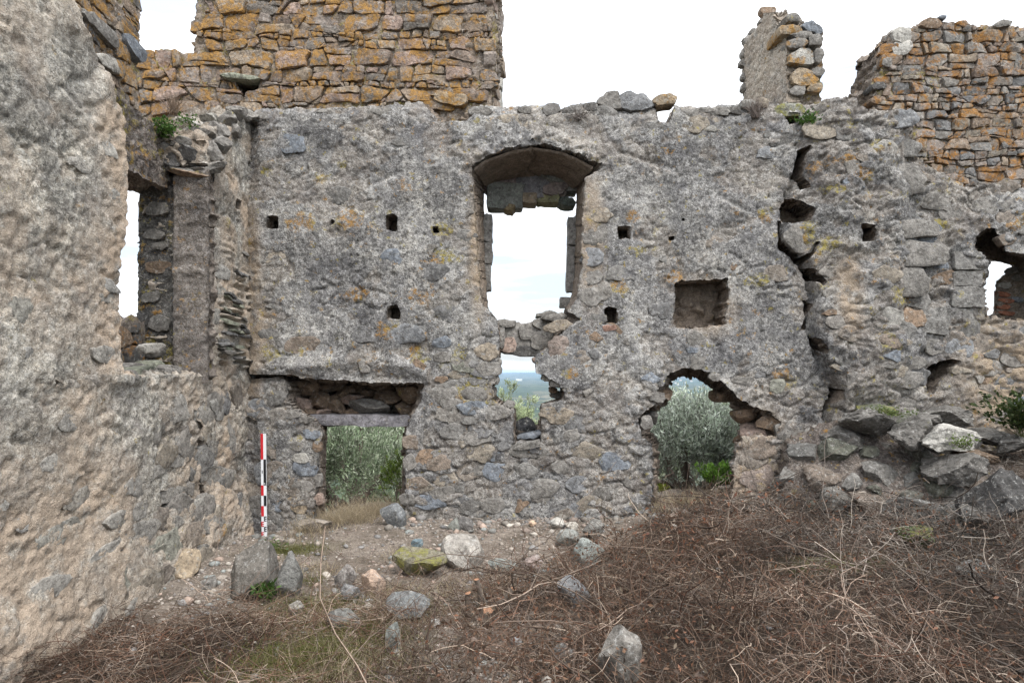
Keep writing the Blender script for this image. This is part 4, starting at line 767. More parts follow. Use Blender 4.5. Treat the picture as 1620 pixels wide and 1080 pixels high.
for i, (cx, cy, w, h, c, Y) in enumerate(((244, 256, 48, 30, DARK, 5.40), (272, 250, 40, 34, DARK, 5.38), (300, 244, 44, 36, DARK, 5.36), (326, 238, 40, 30, GREY, 5.42), (250, 234, 40, 20, GREY, 5.38), (282, 226, 44, 20, GREY, 5.40), (312, 212, 50, 22, GREY, 5.48), (236, 228, 26, 26, BLUE, 5.42), (340, 206, 36, 30, GREY, 5.62), (300, 196, 36, 18, PALE, 5.62), (328, 186, 34, 18, PALE, 5.72), (280, 268, 56, 10, GREY, 5.36), (318, 266, 56, 10, GREY, 5.40), (300, 276, 60, 7, BROWN, 5.36), (352, 186, 30, 22, GREY, 5.85), (372, 178, 28, 20, GREY, 6.0), (345, 228, 30, 24, GREY, 5.52), (270, 212, 36, 16, GREY, 5.5), (366, 204, 26, 24, GREY, 5.9), (388, 180, 30, 22, GREY, 6.2), (262, 262, 40, 12, DARK, 5.37), (338, 262, 36, 14, GREY, 5.44))):
    W_, H_ = w * Y / F, h * Y / F; v, f = rock_verts(W_ * 1.2, .17, H_ * 1.25, 1720 + i, 4, 11, nz=.11)
    v = v @ np.array(Euler((rs.uniform(-.2, .2), rs.uniform(-.15, .15), rs.uniform(-.4, .4))).to_matrix()).T + at(cx, cy, Y) + [0, .05, 0]
    o = mk('pier_stone', v, f, M_STONE, lwall); o.data.set_sharp_from_angle(angle=R(32)); o.color = (*c, 1)
# ragged slates on the pier's right flank
for i in range(30):
    u = 5.72 + .55 * rs.random(); v = 1.75 + 1.1 * rs.random() * (.4 + .6 * (u - 5.7) / .55)
    stone_from_poly('slate', blob(u, v, rs.uniform(.14, .30), rs.uniform(.022, .05), 1760 + i, rot=rs.uniform(-.25, .05), jag=.25), Wl, rs.uniform(.02, .05), .06, M_STONE, lwall, pick([GREY, GREEN, DARK, (.16, .155, .15)], rs), 1760 + i, d0=-float(disp_left(np.array([u]), np.array([v]))[0]), gap=0, tilt=.3)
# deep lintel closing the head of the slot
def Wlint(u, v, d): return np.stack([np.full_like(u, -2.98) - d, u, v], 1)
sheet('slot_lintel', lwall, M_CORE, Wlint, [(3.6, 3.19), (4.4, 3.18), (5.0, 3.19), (5.9, 3.19), (5.9, 3.72), (5.4, 3.66), (4.9, 3.70), (4.3, 3.8), (3.6, 3.9)], [], .022, flat_disp(231), .34, mask_const(.35, .0, .5), rough=.012, seed=231, nring=14)
# outer leaf above, seen past the broken edge
def Wout(u, v, d): return np.stack([np.full_like(u, -3.12) - d, u, v], 1)
oleaf = thing('outer_wall_leaf', (-3.3, 4.6, 3.4), 'remnant of coursed ochre wall behind the broken top of the left side wall', 'wall')
def ow(px, py): return lw(px, py, -3.12)
OUT = [ow(20, 260), ow(20, -120), ow(222, -120), ow(219, 0), ow(217, 40), ow(220, 75), ow(215, 130), ow(218, 190), ow(218, 260)]
sheet('mortar_core', oleaf, M_CORE, Wout, OUT, [], .022, flat_disp(241), .4, mask_const(.5, .3), rough=.02, seed=241, nring=18)
masonry(oleaf, [ow(60, 200), ow(60, -60), ow(216, -60), ow(214, 185)], 0, .035, .13, 1.7, 25, M_ORANGE, WARMS + GREYS, W=Wout, conv=False, levels=(.06, .16))
for i, (cx, cy, w, h, c) in enumerate(((150, 45, 60, 26, GREY), (205, 78, 40, 20, BLUE))):
    y, v = ow(cx, cy); stone_from_poly('slab', blob(y, v, .5 if i == 0 else .3, .16, 1790 + i, rot=-.1), Wout, .07, .1, M_STONE, oleaf, c, 1790 + i, gap=0)

# rear wall closing the recess at the right, with its little window
YB = 7.02
rear = thing('rear_wall', (px2u(1620, YB), YB, .5), 'brownish rear wall of the right-hand recess, pierced by a small bright window', 'wall')
RW = [(1480, 412), (1540, 411), (1576, 413), (1604, 419), (1602, 428), (1590, 434), (1576, 446), (1573, 470), (1574, 496), (1553, 504), (1500, 506)]
sheet('mortar_core', rear, M_CORE, Wb(YB - Y0), poly([(1380, 740), (1380, 330), (1760, 330), (1760, 740)], YB), [dict(front=poly(RW, YB), back=poly(RW, YB + .4), depth=.4, rough=.008, lump=.3)], .022, flat_disp(251, 1.3), .45, mask_const(.0, .3, .2), rough=.01, seed=251, nring=18)
masonry(rear, [(1500, 515), (1640, 505), (1640, 700), (1460, 700)], YB, .04, .12, 1.5, 26, M_STONE, WARMS + GREYS, tries=1200, keep=.7, prot=(.01, .04))
for i, (cx, cy, w, h, c) in enumerate(((1588, 452, 26, 12, PALE), (1586, 466, 24, 9, RED), (1590, 476, 28, 9, RED), (1586, 486, 24, 9, RED), (1590, 495, 30, 8, RED), (1606, 440, 16, 12, GREY), (1607, 474, 20, 10, BLUE), (1568, 508, 30, 10, GREEN), (1600, 428, 20, 12, GREY))):
    put_frontal(rear, cx, cy, w, h, c, YB, 1800 + i, name='brick' if c == RED else 'stone', jag=.1, prot=.03, depth=.02)

# ================================================================== GROUND
def lefd(x, y): return sst(-.35, -.8, x + .3 * fbm(x * 2, y * 2, 2, 72) + .25 * (y - 3.6)) * sst(4.5, 3.9, y + .3 * fbm(x * 2, y * 2, 2, 73)) * (x > -2.6) * (1 - .95 * np.exp(-(((x + 1.08) / .38) ** 2 + ((y - 3.42) / .3) ** 2)))
def ground(x, y):
    x = np.asarray(x, float); y = np.asarray(y, float)
    h = .03 + .12 * sst(5.0, 6.2, y) * sst(-2.4, -1.6, x)
    h = h + .14 * sst(.3, 2.6, x) * sst(2.2, 4.6, y) + .05 * sst(1.2, 3.2, x)
    h = h + .02 * np.exp(-(((x - 2.3) / .9) ** 2 + ((y - 5.4) / .8) ** 2))
    h = h - .10 * sst(6.5, 7.1, y)
    h = h + .50 * sst(3.7, 4.7, x) * sst(5.0, 5.9, y)
    near = sst(60, 20, np.abs(x) + np.abs(y - 4))
    h = h + near * (.05 * fbm(x * 1.3, y * 1.3, 3, 301) + .022 * fbm(x * 6, y * 6, 4, 302, .6))
    h = h - .05 * sst(4.6, 3.4, y) * sst(-1.0, -2.3, x)
    r = np.hypot(np.maximum(np.abs(x) - 9, 0), np.maximum(np.maximum(y - 7.6, -6 - y), 0))
    h = h - 84 * (1 - np.exp(-r / 330.)) + 3 * sst(15, 80, r) * fbm(x * .01, y * .01, 3, 305)
    h = h + sst(800, 3000, r) * 14 * fbm(x * .0006, y * .0006, 3, 306) + sst(7000, 14000, r) * (58 + 50 * fbm(x * .0005, y * .0002, 4, 307))
    return h
def geo(a, b, n, d0): 
    k = np.geomspace(d0, abs(b - a), n); return a + np.sign(b - a) * k
xs = np.concatenate([geo(-3.3, -16000, 70, .06)[::-1], np.arange(-3.3, 6.0, .028), geo(6.0, 16000, 70, .06)])
ys = np.concatenate([geo(1.6, -16000, 30, .1)[::-1], np.arange(1.6, 7.7, .028), geo(7.7, 18000, 130, .06)])
GX, GY = np.meshgrid(xs, ys, indexing='ij'); GZ = ground(GX, GY)
nx, ny = GX.shape; I, J = np.meshgrid(np.arange(nx - 1), np.arange(ny - 1), indexing='ij'); I, J = I.ravel(), J.ravel()
quad = np.stack([I * ny + J, (I + 1) * ny + J, (I + 1) * ny + J + 1, I * ny + J + 1], 1)
gx, gy = GX.ravel(), GY.ravel()
litter = np.clip(sst(-.1, .5, gx + .8 * (4.6 - gy) * .6 + .5 * fbm(gx * 1.5, gy * 1.5, 3, 311) - .3) + 1.0 * lefd(gx, gy), 0, 1)
mossm = np.zeros(len(gx))
for a, b, r, q in ((-1.95, 5.55, .28, .12), (-1.1, 3.35, .35, .2), (-1.35, 4.3, .3, .2), (-1.1, 4.0, .3, .15), (-.9, 3.75, .25, .12), (2.35, 4.7, .3, .2)): mossm = np.maximum(mossm, np.exp(-(((gx - a) / r) ** 2 + ((gy - b) / q) ** 2)))
far = sst(20, 120, np.hypot(gx, gy - 5))
def ground_mat():
    s = NT('earth'); m = s.sep(s.attr('mask'))
    n1 = s.noise(6, 6, .65); n2 = s.noise(45, 6, .75, 2.0); n3 = s.noise(140, 4, .75, 5.0)
    dirt = s.ramp(n1, (.3, (.14, .112, .088)), (.55, (.245, .205, .168)), (.75, (.34, .293, .25)))
    dirt = s.mix(1, dirt, s.ramp(n2, (.28, .45), (.5, 1), (.74, 1.7)), 'MULTIPLY'); dirt = s.mix(1, dirt, s.ramp(n3, (.3, .7), (.7, 1.35)), 'MULTIPLY')
    lit = s.mix(1, s.ramp(n1, (.3, (.028, .020, .015)), (.7, (.08, .058, .043))), s.ramp(n2, (.3, .4), (.7, 1.6)), 'MULTIPLY')
    moss = s.mix(s.ramp(n2, (.35, 0), (.65, 1)), (.055, .06, .018), (.16, .16, .05))
    hm = s.noise(2.6, 5, .7, 77.0); dirt = s.mix(s.math('MULTIPLY', s.ramp(hm, (.48, 0), (.62, 1)), .75), dirt, s.mix(1, (.10, .08, .06), s.ramp(n2, (.28, .5), (.7, 1.6)), 'MULTIPLY')); c = s.mix(m[0], dirt, lit); c = s.mix(s.math('MULTIPLY', m[1], s.ramp(n1, (.3, .3), (.5, 1))), c, moss)
    # the plain far below: fields, scrub and woods
    vo = s.n('ShaderNodeTexVoronoi'); vo.inputs['Scale'].default_value = .0035; vo.inputs['Randomness'].default_value = .9
    mp = s.n('ShaderNodeMapping'); mp.inputs['Scale'].default_value = (1, .8, 0); s.l(s.pos, mp.inputs[0]); s.l(mp.outputs[0], vo.inputs['Vector'])
    vc = s.sep(vo.outputs['Color'])[0]
    fld = s.ramp(vc, (.0, (.045, .065, .03)), (.3, (.06, .08, .035)), (.45, (.15, .13, .085)), (.6, (.05, .075, .03)), (.8, (.19, .16, .115)), (.95, (.07, .09, .04)))
    nw = s.noise(.012, 6, .7, vec=mp.outputs[0]); fld = s.mix(s.ramp(nw, (.44, 0), (.54, 1)), fld, (.022, .036, .018))
    nt = s.noise(.12, 4, .7); fld = s.mix(1, fld, s.ramp(nt, (.3, .6), (.7, 1.3)), 'MULTIPLY')
    c = s.mix(m[2], c, fld)
    s.bump(s.math('ADD', s.math('MULTIPLY', n2, 1.0), s.math('MULTIPLY', n3, .4)), .025, .9)
    return s.done(c)
g = mk('ground', np.stack([gx, gy, GZ.ravel()], 1), quad, ground_mat(), None, True, {'mask': np.stack([litter, mossm, far], 1)})
kind(g, 'structure')
def gh(x, y): return float(ground(np.array([x]), np.array([y]))[0])
def on_ground(px, py):
    Y = 4.5
    for _ in range(40): Y = .6 * Y + .4 * min(7.4, (EYE - gh((px - 810) / F * Y, Y)) / max(.05, (py - HORIZON) / F))
    X = (px - 810) / F * Y; return X, Y, gh(X, Y)

# ------------------------------------------------------------------ loose rocks
def rock(name, px, py, w, h, col, label, seed, mat=None, rz=0., ry=0., rx=0., deep=None, sink=.32, cat='stone', group=None, planes=13, Z=None, Y=None, nz=.035, flat=.70):
    if Y is None: X, Y, Z = on_ground(px, py)
    else: X = (px - 810) / F * Y
    W_, H_ = w * Y / F, h * Y / F; v, f = rock_verts(W_, deep or W_ * .75, H_ * (1 + sink), seed, 4, planes, nz=nz, flat=flat)
    v = v @ np.array(Euler((rx, ry, rz)).to_matrix()).T; zmin = v[:, 2].min(); v[:, 2] -= zmin + sink * H_ * .6
    o = mk(name, v, f, mat or M_ROCK, None); o.data.set_sharp_from_angle(angle=R(30)); o.location = (X, Y, Z); o.color = (*col, 1)
    tag(o, label, cat, group); return o
LG = 'loose stones on the ground'
ROCKS = [(288, 908, 84, 40, TAN, 'pale tan elongated stone leaning at the foot of the left wall', dict(ry=-.42, mat=M_STONE)),
 (404, 940, 82, 74, (.17, .155, .135), 'largest dark grey boulder, left one of a touching pair below the striped pole', dict(deep=.3)),
 (460, 938, 58, 70, (.20, .195, .18), 'grey boulder with yellow-green lichen, right one of the pair below the striped pole', dict(deep=.3, mat=M_MOSSY if 0 else M_STONE)),
 (592, 942, 44, 38, (.45, .33, .25), 'small pinkish orange pitted stone left of the grey slab', dict(nz=.12)),
 (664, 908, 88, 44, (.20, .18, .13), 'flat block topped with mustard yellow lichen beside the white-topped block', dict(mat=M_MOSSY, deep=.3)),
 (735, 892, 76, 50, (.36, .33, .29), 'pale-topped angular block in the middle of the clearing', dict(deep=.36)),
 (652, 972, 82, 38, (.20, .205, .20), 'flat jagged grey slab in front of the pitted pink stone', dict(ry=.2)),
 (624, 832, 48, 40, (.17, .175, .175), 'dark grey boulder at the sill of the left doorway', dict(ry=.2)),
 (620, 1034, 26, 54, (.21, .22, .20), 'thin upright sliver of greenish slate', dict(deep=.05)),
 (984, 1082, 92, 86, (.18, .165, .145), 'large triangular brown-grey slab at the bottom edge of the picture', dict(deep=.16, ry=.5)),
 (926, 892, 62, 36, (.27, .285, .26), 'pale green lichen-covered stone left of the bramble heap', dict()),
 (546, 930, 36, 36, (.26, .235, .215), 'small brownish grey stone beside the lichen boulder', dict()),
 (556, 950, 34, 26, (.20, .195, .19), 'low grey stone just below the small brownish one', dict()),
 (660, 866, 20, 14, (.15, .20, .22), 'small blue-grey chip behind the mustard lichen block', dict()),
 (548, 990, 62, 26, (.17, .165, .15), 'sloping dark slab half sunk in moss', dict(ry=.3)),
 (906, 954, 54, 44, (.19, .19, .19), 'grey stone half buried in brambles right of the cut stump', dict()),
 (796, 904, 50, 18, (.22, .235, .215), 'low greenish flat stone right of the pale-topped block', dict()),
 (842, 905, 42, 24, (.34, .27, .24), 'pinkish lump of mortar beside the low greenish flat stone', dict(nz=.1)),
 (884, 834, 26, 14, (.50, .47, .42), 'whitish stone lying at the foot of the wall, left of a similar one', dict()),
 (904, 837, 24, 12, (.48, .44, .38), 'cream stone lying at the foot of the wall, rightmost of the pale row', dict()),
 (842, 832, 14, 10, (.48, .34, .24), 'small orange-cream chip at the wall foot under the window', dict()),
 (735, 838, 30, 20, (.15, .14, .13), 'dark slate splinter leaning against the foot of the wall', dict(deep=.06, ry=.4)),
 (720, 840, 24, 24, (.25, .255, .225), 'greenish upright chip beside the slate splinter', dict(deep=.06)),
 (896, 862, 40, 26, (.28, .28, .255), 'pale lichen stone just above the lichen-covered one', dict()),
 (938, 850, 36, 28, (.21, .20, .18), 'brown-grey stone at the wall foot by the arch', dict()),
 (690, 990, 16, 12, (.48, .46, .43), 'small whitish pebble under the jagged slab', dict()),
 (470, 970, 26, 20, (.26, .24, .21), 'small grey stone in the grass below the boulder pair', dict()),
 (892, 1050, 36, 30, (.20, .185, .17), 'brown stone among twigs left of the triangular slab', dict()),
 (330, 930, 26, 20, (.22, .205, .185), 'small grey stone beneath the tan elongated stone', dict()),
 (500, 838, 60, 18, (.28, .24, .20), 'low pinkish ledge stone at the door threshold, left of the dry grass', dict()),
 (8, 1022, 60, 40, (.16, .155, .145), 'dark stone in the bottom left corner', dict()),
 (1450, 862, 60, 34, (.10, .13, .06), 'moss-green stone on top of the bramble heap', dict(mat=M_MOSSY)),
 (1545, 915, 60, 30, (.13, .125, .115), 'dark half-hidden stone in the brambles at right', dict())]
for i, (px, py, w, h, c, lab, kw) in enumerate(ROCKS): rock('loose_stone', px, py, w, h, c, lab, 2000 + i, group=LG, **kw)
# the black stone perched in the slot under the window
o = rock('loose_stone', 834, 0, 36, 30, (.05, .05, .052), 'black stone perched in the slot below the window gap', 2100, Y=Y0 + .22, Z=py2v(684, Y0 + .22), sink=.0, group=LG)

# ------------------------------------------------------------------ heap of fallen masonry at the right
heap = thing('collapsed_masonry', (px2u(1420, 5.7), 5.7, .3), 'tumbled heap of dark mossy blocks at the foot of the wall on the right', 'rubble heap')
def heap_y(u, v): return 6.22 - .80 * sst(1.25, .15, v) * sst(2.2, 3.5, u) - .10 * sst(3.2, 4.2, u)
def Wheap(u, v, d): return np.stack([u, heap_y(u, v) + d, v], 1)
def hp(px, py):
    Y = 5.9
    for _ in range(12): Y = float(heap_y(np.array((px - 810) / F * Y), np.array(EYE + (HORIZON - py) / F * Y)))
    return ((px - 810) / F * Y, EYE + (HORIZON - py) / F * Y)
sheet('earth_core', heap, M_CORE, Wheap, [hp(1215, 860), hp(1250, 700), hp(1310, 670), hp(1350, 655), hp(1400, 648), hp(1480, 660), hp(1530, 690), hp(1560, 730), hp(1660, 760), hp(1660, 880)], [], .022, lambda u, v: .05 * fbm(u * 4, v * 4, 3, 281) + .03 * fbm(u * 14, v * 14, 3, 282), .5, mask_const(.0, .0, 1.0), rough=.02, seed=281, nring=4)
HREG = [(1228, 850), (1256, 712), (1312, 684), (1352, 668), (1400, 662), (1478, 674), (1526, 704), (1556, 745), (1560, 850)]
hr = np.random.default_rng(77); placed = []
for k_ in range(900):
    cx, cy = hr.uniform(1228, 1560), hr.uniform(660, 850); w = [62, 44, 30][(k_ > 120) + (k_ > 400)] * hr.uniform(.8, 1.25); h = w * hr.uniform(.55, .85)
    if not inside(cx, cy, HREG) or any(abs(cx - a) < .42 * (w + c) and abs(cy - b) < .42 * (h + d) for a, b, c, d in placed): continue
    placed.append((cx, cy, w, h)); X, Z = hp(cx, cy); Y = float(heap_y(np.array(X), np.array(Z))); W_, H_ = w * Y / F, h * Y / F
    v, f = rock_verts(W_ * 1.22, W_ * .8, H_ * 1.25, 28300 + k_, 4 if w > 34 else 3, 12, nz=.09, flat=.66)
    v = v @ np.array(Euler((hr.uniform(-.35, .35), hr.uniform(-.3, .3), hr.uniform(-.6, .6))).to_matrix()).T + np.array([X, Y + hr.uniform(-.02, .05), Z])
    o = mk('block', v, f, M_ROCK, heap); o.data.set_sharp_from_angle(angle=R(34)); o.color = (*pick([(.15, .14, .125), (.135, .13, .12), (.125, .12, .10), (.17, .16, .145), (.16, .13, .105), (.12, .12, .095)], hr), 1)
for i, (cx, cy, w, h, c, Y) in enumerate([(1386, 668, 96, 40, GREY, 5.95), (1452, 688, 72, 58, GREY, 5.72), (1502, 698, 92, 46, PALE, 5.58), (1520, 744, 84, 48, GREY, 5.46), (1584, 795, 100, 84, DARK, 5.25), (1505, 660, 74, 30, GREY, 6.0), (1400, 648, 66, 18, GREEN, 6.05), (1470, 660, 50, 24, GREY, 6.0), (1562, 692, 70, 26, GREY, 6.0), (1552, 722, 60, 20, BROWN, 5.7), (1612, 704, 60, 26, GREY, 5.8), (1550, 820, 50, 34, GREY, 5.2), (1340, 690, 60, 40, GREY, 6.02)]):
    W_, H_ = w * Y / F, h * Y / F; v, f = rock_verts(W_ * 1.12, W_ * .8 + .1, H_ * 1.15, 2200 + i, 5, 12, nz=.12)
    v = v @ np.array(Euler((rs.uniform(-.2, .2), rs.uniform(-.15, .15), rs.uniform(-.3, .3))).to_matrix()).T + at(cx, cy, Y) + [0, .06, 0]
    o = mk('block', v, f, M_MOSSY if c == GREEN else M_ROCK, heap); o.data.set_sharp_from_angle(angle=R(34)); o.color = (*[x * (.62 if c != PALE else .85) for x in c], 1)

# ================================================================== SMALL STUFF ON THE GROUND
def scatter_rocks(name, n, xr, yr, sr, pal, seed, dens=None, mat=None):
    rs = np.random.default_rng(seed); base, f = ICO[2]; x = rs.uniform(*xr, n); y = rs.uniform(*yr, n)
    if dens is not None: k = rs.random(n) < dens(x, y); x, y = x[k], y[k]; n = len(x)
    lo, f = ico(1); s_ = sr[0] + (sr[1] - sr[0]) * rs.random(n) ** 3.2; z = ground(x, y)
    jit = rs.uniform(.6, 1.25, (n, len(lo))); sc_ = s_[:, None] * rs.uniform(.6, 1.2, (n, 3)) * [1, 1, .65]
    a = rs.uniform(0, 6.28, n); v = lo[None] * jit[:, :, None] * sc_[:, None, :]
    X = v[..., 0] * np.cos(a)[:, None] - v[..., 1] * np.sin(a)[:, None]; Yv = v[..., 0] * np.sin(a)[:, None] + v[..., 1] * np.cos(a)[:, None]
    v = np.stack([X + x[:, None], Yv + y[:, None], v[..., 2] + z[:, None] + .15 * s_[:, None]], 2).reshape(-1, 3)
    F_ = (f[None] + (np.arange(n) * len(lo))[:, None, None]).reshape(-1, 3)
    pal = np.array(pal); c = pal[rs.integers(len(pal), size=n)] * rs.uniform(.7, 1.25, (n, 1)); c = np.repeat(c, len(lo), 0)
    return kind(mk(name, v, F_, mat or M_TWIG, None, False, {'tint': c}), 'stuff')
clear = lambda x, y: np.clip(.9 * sst(.8, -.1, x + .3 * fbm(x * 2, y * 2, 2, 5) - .6 * sst(4.6, 5.8, y)) * (.35 + .65 * sst(-.2, .3, fbm(x * 1.6, y * 1.6, 3, 6))) * (1 - .8 * lefd(x, y)) + .03, 0, 1)
scatter_rocks('gravel', 26000, (-2.7, 2.0), (2.7, 6.3), (.004, .019), [(.27, .23, .195), (.30, .255, .22), (.20, .17, .145), (.36, .32, .28), (.23, .205, .185), (.28, .22, .185)], 41, clear)
scatter_rocks('foot_rubble', 800, (-2.5, 2.6), (5.75, 6.32), (.008, .06), [(.20, .18, .155), (.24, .215, .185), (.16, .15, .14), (.18, .175, .16), (.23, .185, .155)], 43, lambda x, y: sst(5.75, 6.2, y) * (1 - .9 * sst(-2.0, -1.75, x) * sst(-1.05, -1.25, x)))
scatter_rocks('rubble_chips', 1700, (-2.7, 1.6), (2.8, 6.25), (.012, .055), [(.30, .26, .22), (.40, .36, .31), (.22, .21, .20), (.24, .25, .235), (.34, .26, .21)], 42, clear)

def tubes(p0, dirs, lens, r0, nseg, curl, seed, droop=0., sides=3, taper=.5):
    """many thin bent twigs at once -> verts, quads, per-vertex twig index"""
    rs = np.random.default_rng(seed); n = len(p0); d = dirs / np.linalg.norm(dirs, axis=1, keepdims=True); p = p0.copy(); rings = []
    bend = rs.normal(0, curl, (n, 3)); bend2 = rs.normal(0, curl, (n, 3))
    ref = rs.normal(size=(n, 3))
    for k in range(nseg + 1):
        s1 = np.cross(d, ref); s1 /= np.linalg.norm(s1, axis=1, keepdims=True) + 1e-9; s2 = np.cross(d, s1); rad = r0 * (1 - (1 - taper) * k / nseg)
        for q in range(sides):
            a = 2 * math.pi * q / sides; rings.append(p + (s1 * math.cos(a) + s2 * math.sin(a)) * rad[:, None])
        p = p + d * (lens / nseg)[:, None]
        d = d + (bend if k < nseg / 2 else bend2) + rs.normal(0, curl * 1.1, (n, 3)); d[:, 2] -= droop; d /= np.linalg.norm(d, axis=1, keepdims=True)
    v = np.stack(rings, 1); m = v.shape[1]; q = []
    for k in range(nseg):
        for s_ in range(sides):
            a = k * sides + s_; b = k * sides + (s_ + 1) % sides; q.append((a, b, b + sides, a + sides))
    q = np.array(q)[None] + (np.arange(n) * m)[:, None, None]
    return v.reshape(-1, 3), q.reshape(-1, 4), np.repeat(np.arange(n), m)
TWC = [(.15, .10, .072), (.20, .14, .10), (.11, .075, .052), (.25, .185, .14), (.165, .085, .055), (.31, .25, .20), (.25, .215, .185), (.46, .39, .31)]
def brush(name, n, dens, lift, lens, rad, seed, pal, xr=(-2.7, 5.6), yr=(2.0, 6.2), curl=.16, up=.25, zfun=None):
    rs = np.random.default_rng(seed); X = []; 
    x = rs.uniform(*xr, n * 4); y = rs.uniform(*yr, n * 4); k = rs.random(n * 4) < dens(x, y); x, y = x[k][:n], y[k][:n]; n = len(x)
    z = ground(x, y) + lift(x, y) * rs.random(n) ** .8
    a = rs.uniform(0, 2 * math.pi, n); d = np.stack([np.cos(a), np.sin(a), rs.normal(up * .3, up, n)], 1)
    L = lens[0] + (lens[1] - lens[0]) * rs.random(n) ** 1.6; r = rad[0] + (rad[1] - rad[0]) * rs.random(n) ** 3
    v, q, ix = tubes(np.stack([x, y, z], 1), d, L, r, 6, curl, seed, .03)
    pal = np.array(pal); c = pal[np.minimum((rs.random(n) ** 1.25 * len(pal)).astype(int), len(pal) - 1)] * rs.uniform(.6, 1.35, (n, 1))
    cl = sst(-.35, .35, fbm(x * 1.3, y * 1.3, 3, 79))[:, None]; c = c * np.array([[1.04, .96, .92]]) * (.42 + .62 * cl); gr = sst(1.2, 3.0, x + fbm(x, y, 2, 80))[:, None] * .55; c = c * (1 - gr) + c.mean(1, keepdims=True) * np.array([[1.06, 1.02, .92]]) * gr
    return kind(mk(name, v, q, M_TWIG, None, True, {'tint': c[ix]}), 'stuff')
def clump(x, y): return .25 + .75 * sst(-.25, .15, fbm(x * 2.4, y * 2.4, 3, 78))
def heapd(x, y):   # where the bramble heap lies
    px = 810 + x / y * F
    e = x - np.interp(y, [3, 3.3, 4, 4.6, 5.1, 5.6, 6], [-.75, -.6, -.4, -.15, .15, .85, 1.4]) + .35 * fbm(x * 1.4, y * 1.4, 2, 71)
    return sst(-.25, .35, e) * sst(6.25, 5.9, y + .15 * sst(3.4, 4.4, x)) * (1 - .9 * sst(3.6, 4.2, x) * sst(5.0, 5.3, y))
brush('bramble_heap', 24000, lambda x, y: heapd(x, y) * clump(x, y), lambda x, y: (.30 * sst(.0, 1.6, x) + .10 - .18 * sst(4.9, 5.8, y)) * heapd(x, y) * (.12 + .75 * sst(-.3, .3, fbm(x * 1.8, y * 1.8, 2, 74))), (.10, .50), (.0012, .0045), 51, TWC, xr=(-2.7, 7.0), curl=.28, up=.5)
brush('stump_twigs', 900, lambda x, y: np.exp(-(((x + .12) / .38) ** 2 + ((y - 4.45) / .4) ** 2)), lambda x, y: .14 + 0 * x, (.12, .5), (.001, .004), 56, TWC, xr=(-1.2, 1.0), yr=(3.4, 5.4), curl=.24, up=.45)
brush('bank_twigs', 4200, lambda x, y: sst(3.9, 4.3, x) * sst(6.15, 5.9, y), lambda x, y: .09 + 0 * x, (.08, .4), (.001, .0032), 57, [(.30, .25, .20), (.22, .17, .13), (.17, .12, .09), (.38, .32, .26)], xr=(3.8, 6.8), yr=(4.6, 6.15), curl=.22, up=.35)
brush('bramble_litter', 12000, lefd, lambda x, y: .14 * (.3 + .7 * sst(-.2, .3, fbm(x * 2, y * 2, 2, 75))), (.08, .42), (.001, .0032), 52, TWC)
brush('twig_litter', 3000, lambda x, y: .9 * sst(6.0, 4.6, y) * sst(-2.2, -1.0, x) * sst(1.6, .8, x), lambda x, y: .05 + 0 * x, (.06, .35), (.0009, .0028), 53, TWC)
brush('thick_stems', 320, heapd, lambda x, y: .22 * heapd(x, y) + .02, (.3, .9), (.0035, .010), 55, [(.12, .09, .07), (.16, .125, .10), (.09, .07, .055)], curl=.13)
brush('long_canes', 260, lambda x, y: np.maximum(heapd(x, y), .2 * lefd(x, y)), lambda x, y: .30 * heapd(x, y) + .06, (.5, 1.25), (.002, .0055), 54, [(.24, .195, .155), (.19, .15, .12), (.14, .105, .08), (.32, .27, .22)], curl=.15)
# dead leaves
def leaf_scatter(name, n, dens, lift, size, pal, seed, xr=(-2.7, 5.6), yr=(2.0, 6.2), mat=None):
    rs = np.random.default_rng(seed); x = rs.uniform(*xr, n * 4); y = rs.uniform(*yr, n * 4); k = rs.random(n * 4) < dens(x, y); x, y = x[k][:n], y[k][:n]; n = len(x)
    p = np.stack([x, y, ground(x, y) + lift(x, y) * rs.random(n)], 1)
    a = rs.normal(size=(n, 3)); a /= np.linalg.norm(a, axis=1, keepdims=True); b = np.cross(a, rs.normal(size=(n, 3))); b /= np.linalg.norm(b, axis=1, keepdims=True); nn = np.cross(a, b)
    s_ = size * rs.uniform(.5, 1.3, (n, 1)); w = .45
    v = np.stack([p - a * s_, p + b * s_ * w + nn * s_ * .25, p + a * s_, p - b * s_ * w + nn * s_ * .25], 1).reshape(-1, 3)
    f = np.array([[0, 1, 2], [0, 2, 3]])[None] + (np.arange(n) * 4)[:, None, None]
    pal = np.array(pal); c = pal[rs.integers(len(pal), size=n)] * rs.uniform(.7, 1.3, (n, 1))
    return kind(mk(name, v, f.reshape(-1, 3), mat or M_LEAF, None, False, {'tint': np.repeat(c, 4, 0)}), 'stuff')
leaf_scatter('dead_leaves', 17000, lambda x, y: np.maximum(heapd(x, y), .8 * lefd(x, y)), lambda x, y: .26 * heapd(x, y) + .04, .016, [(.14, .085, .058), (.10, .068, .05), (.18, .11, .07), (.18, .14, .10), (.085, .06, .045), (.21, .105, .065)], 61)
leaf_scatter('rusty_leaves', 420, lambda x, y: heapd(x, y) * sst(4.4, 5.4, y), lambda x, y: .28 * heapd(x, y) + .03, .026, [(.24, .10, .055), (.30, .15, .09), (.17, .075, .05)], 62)

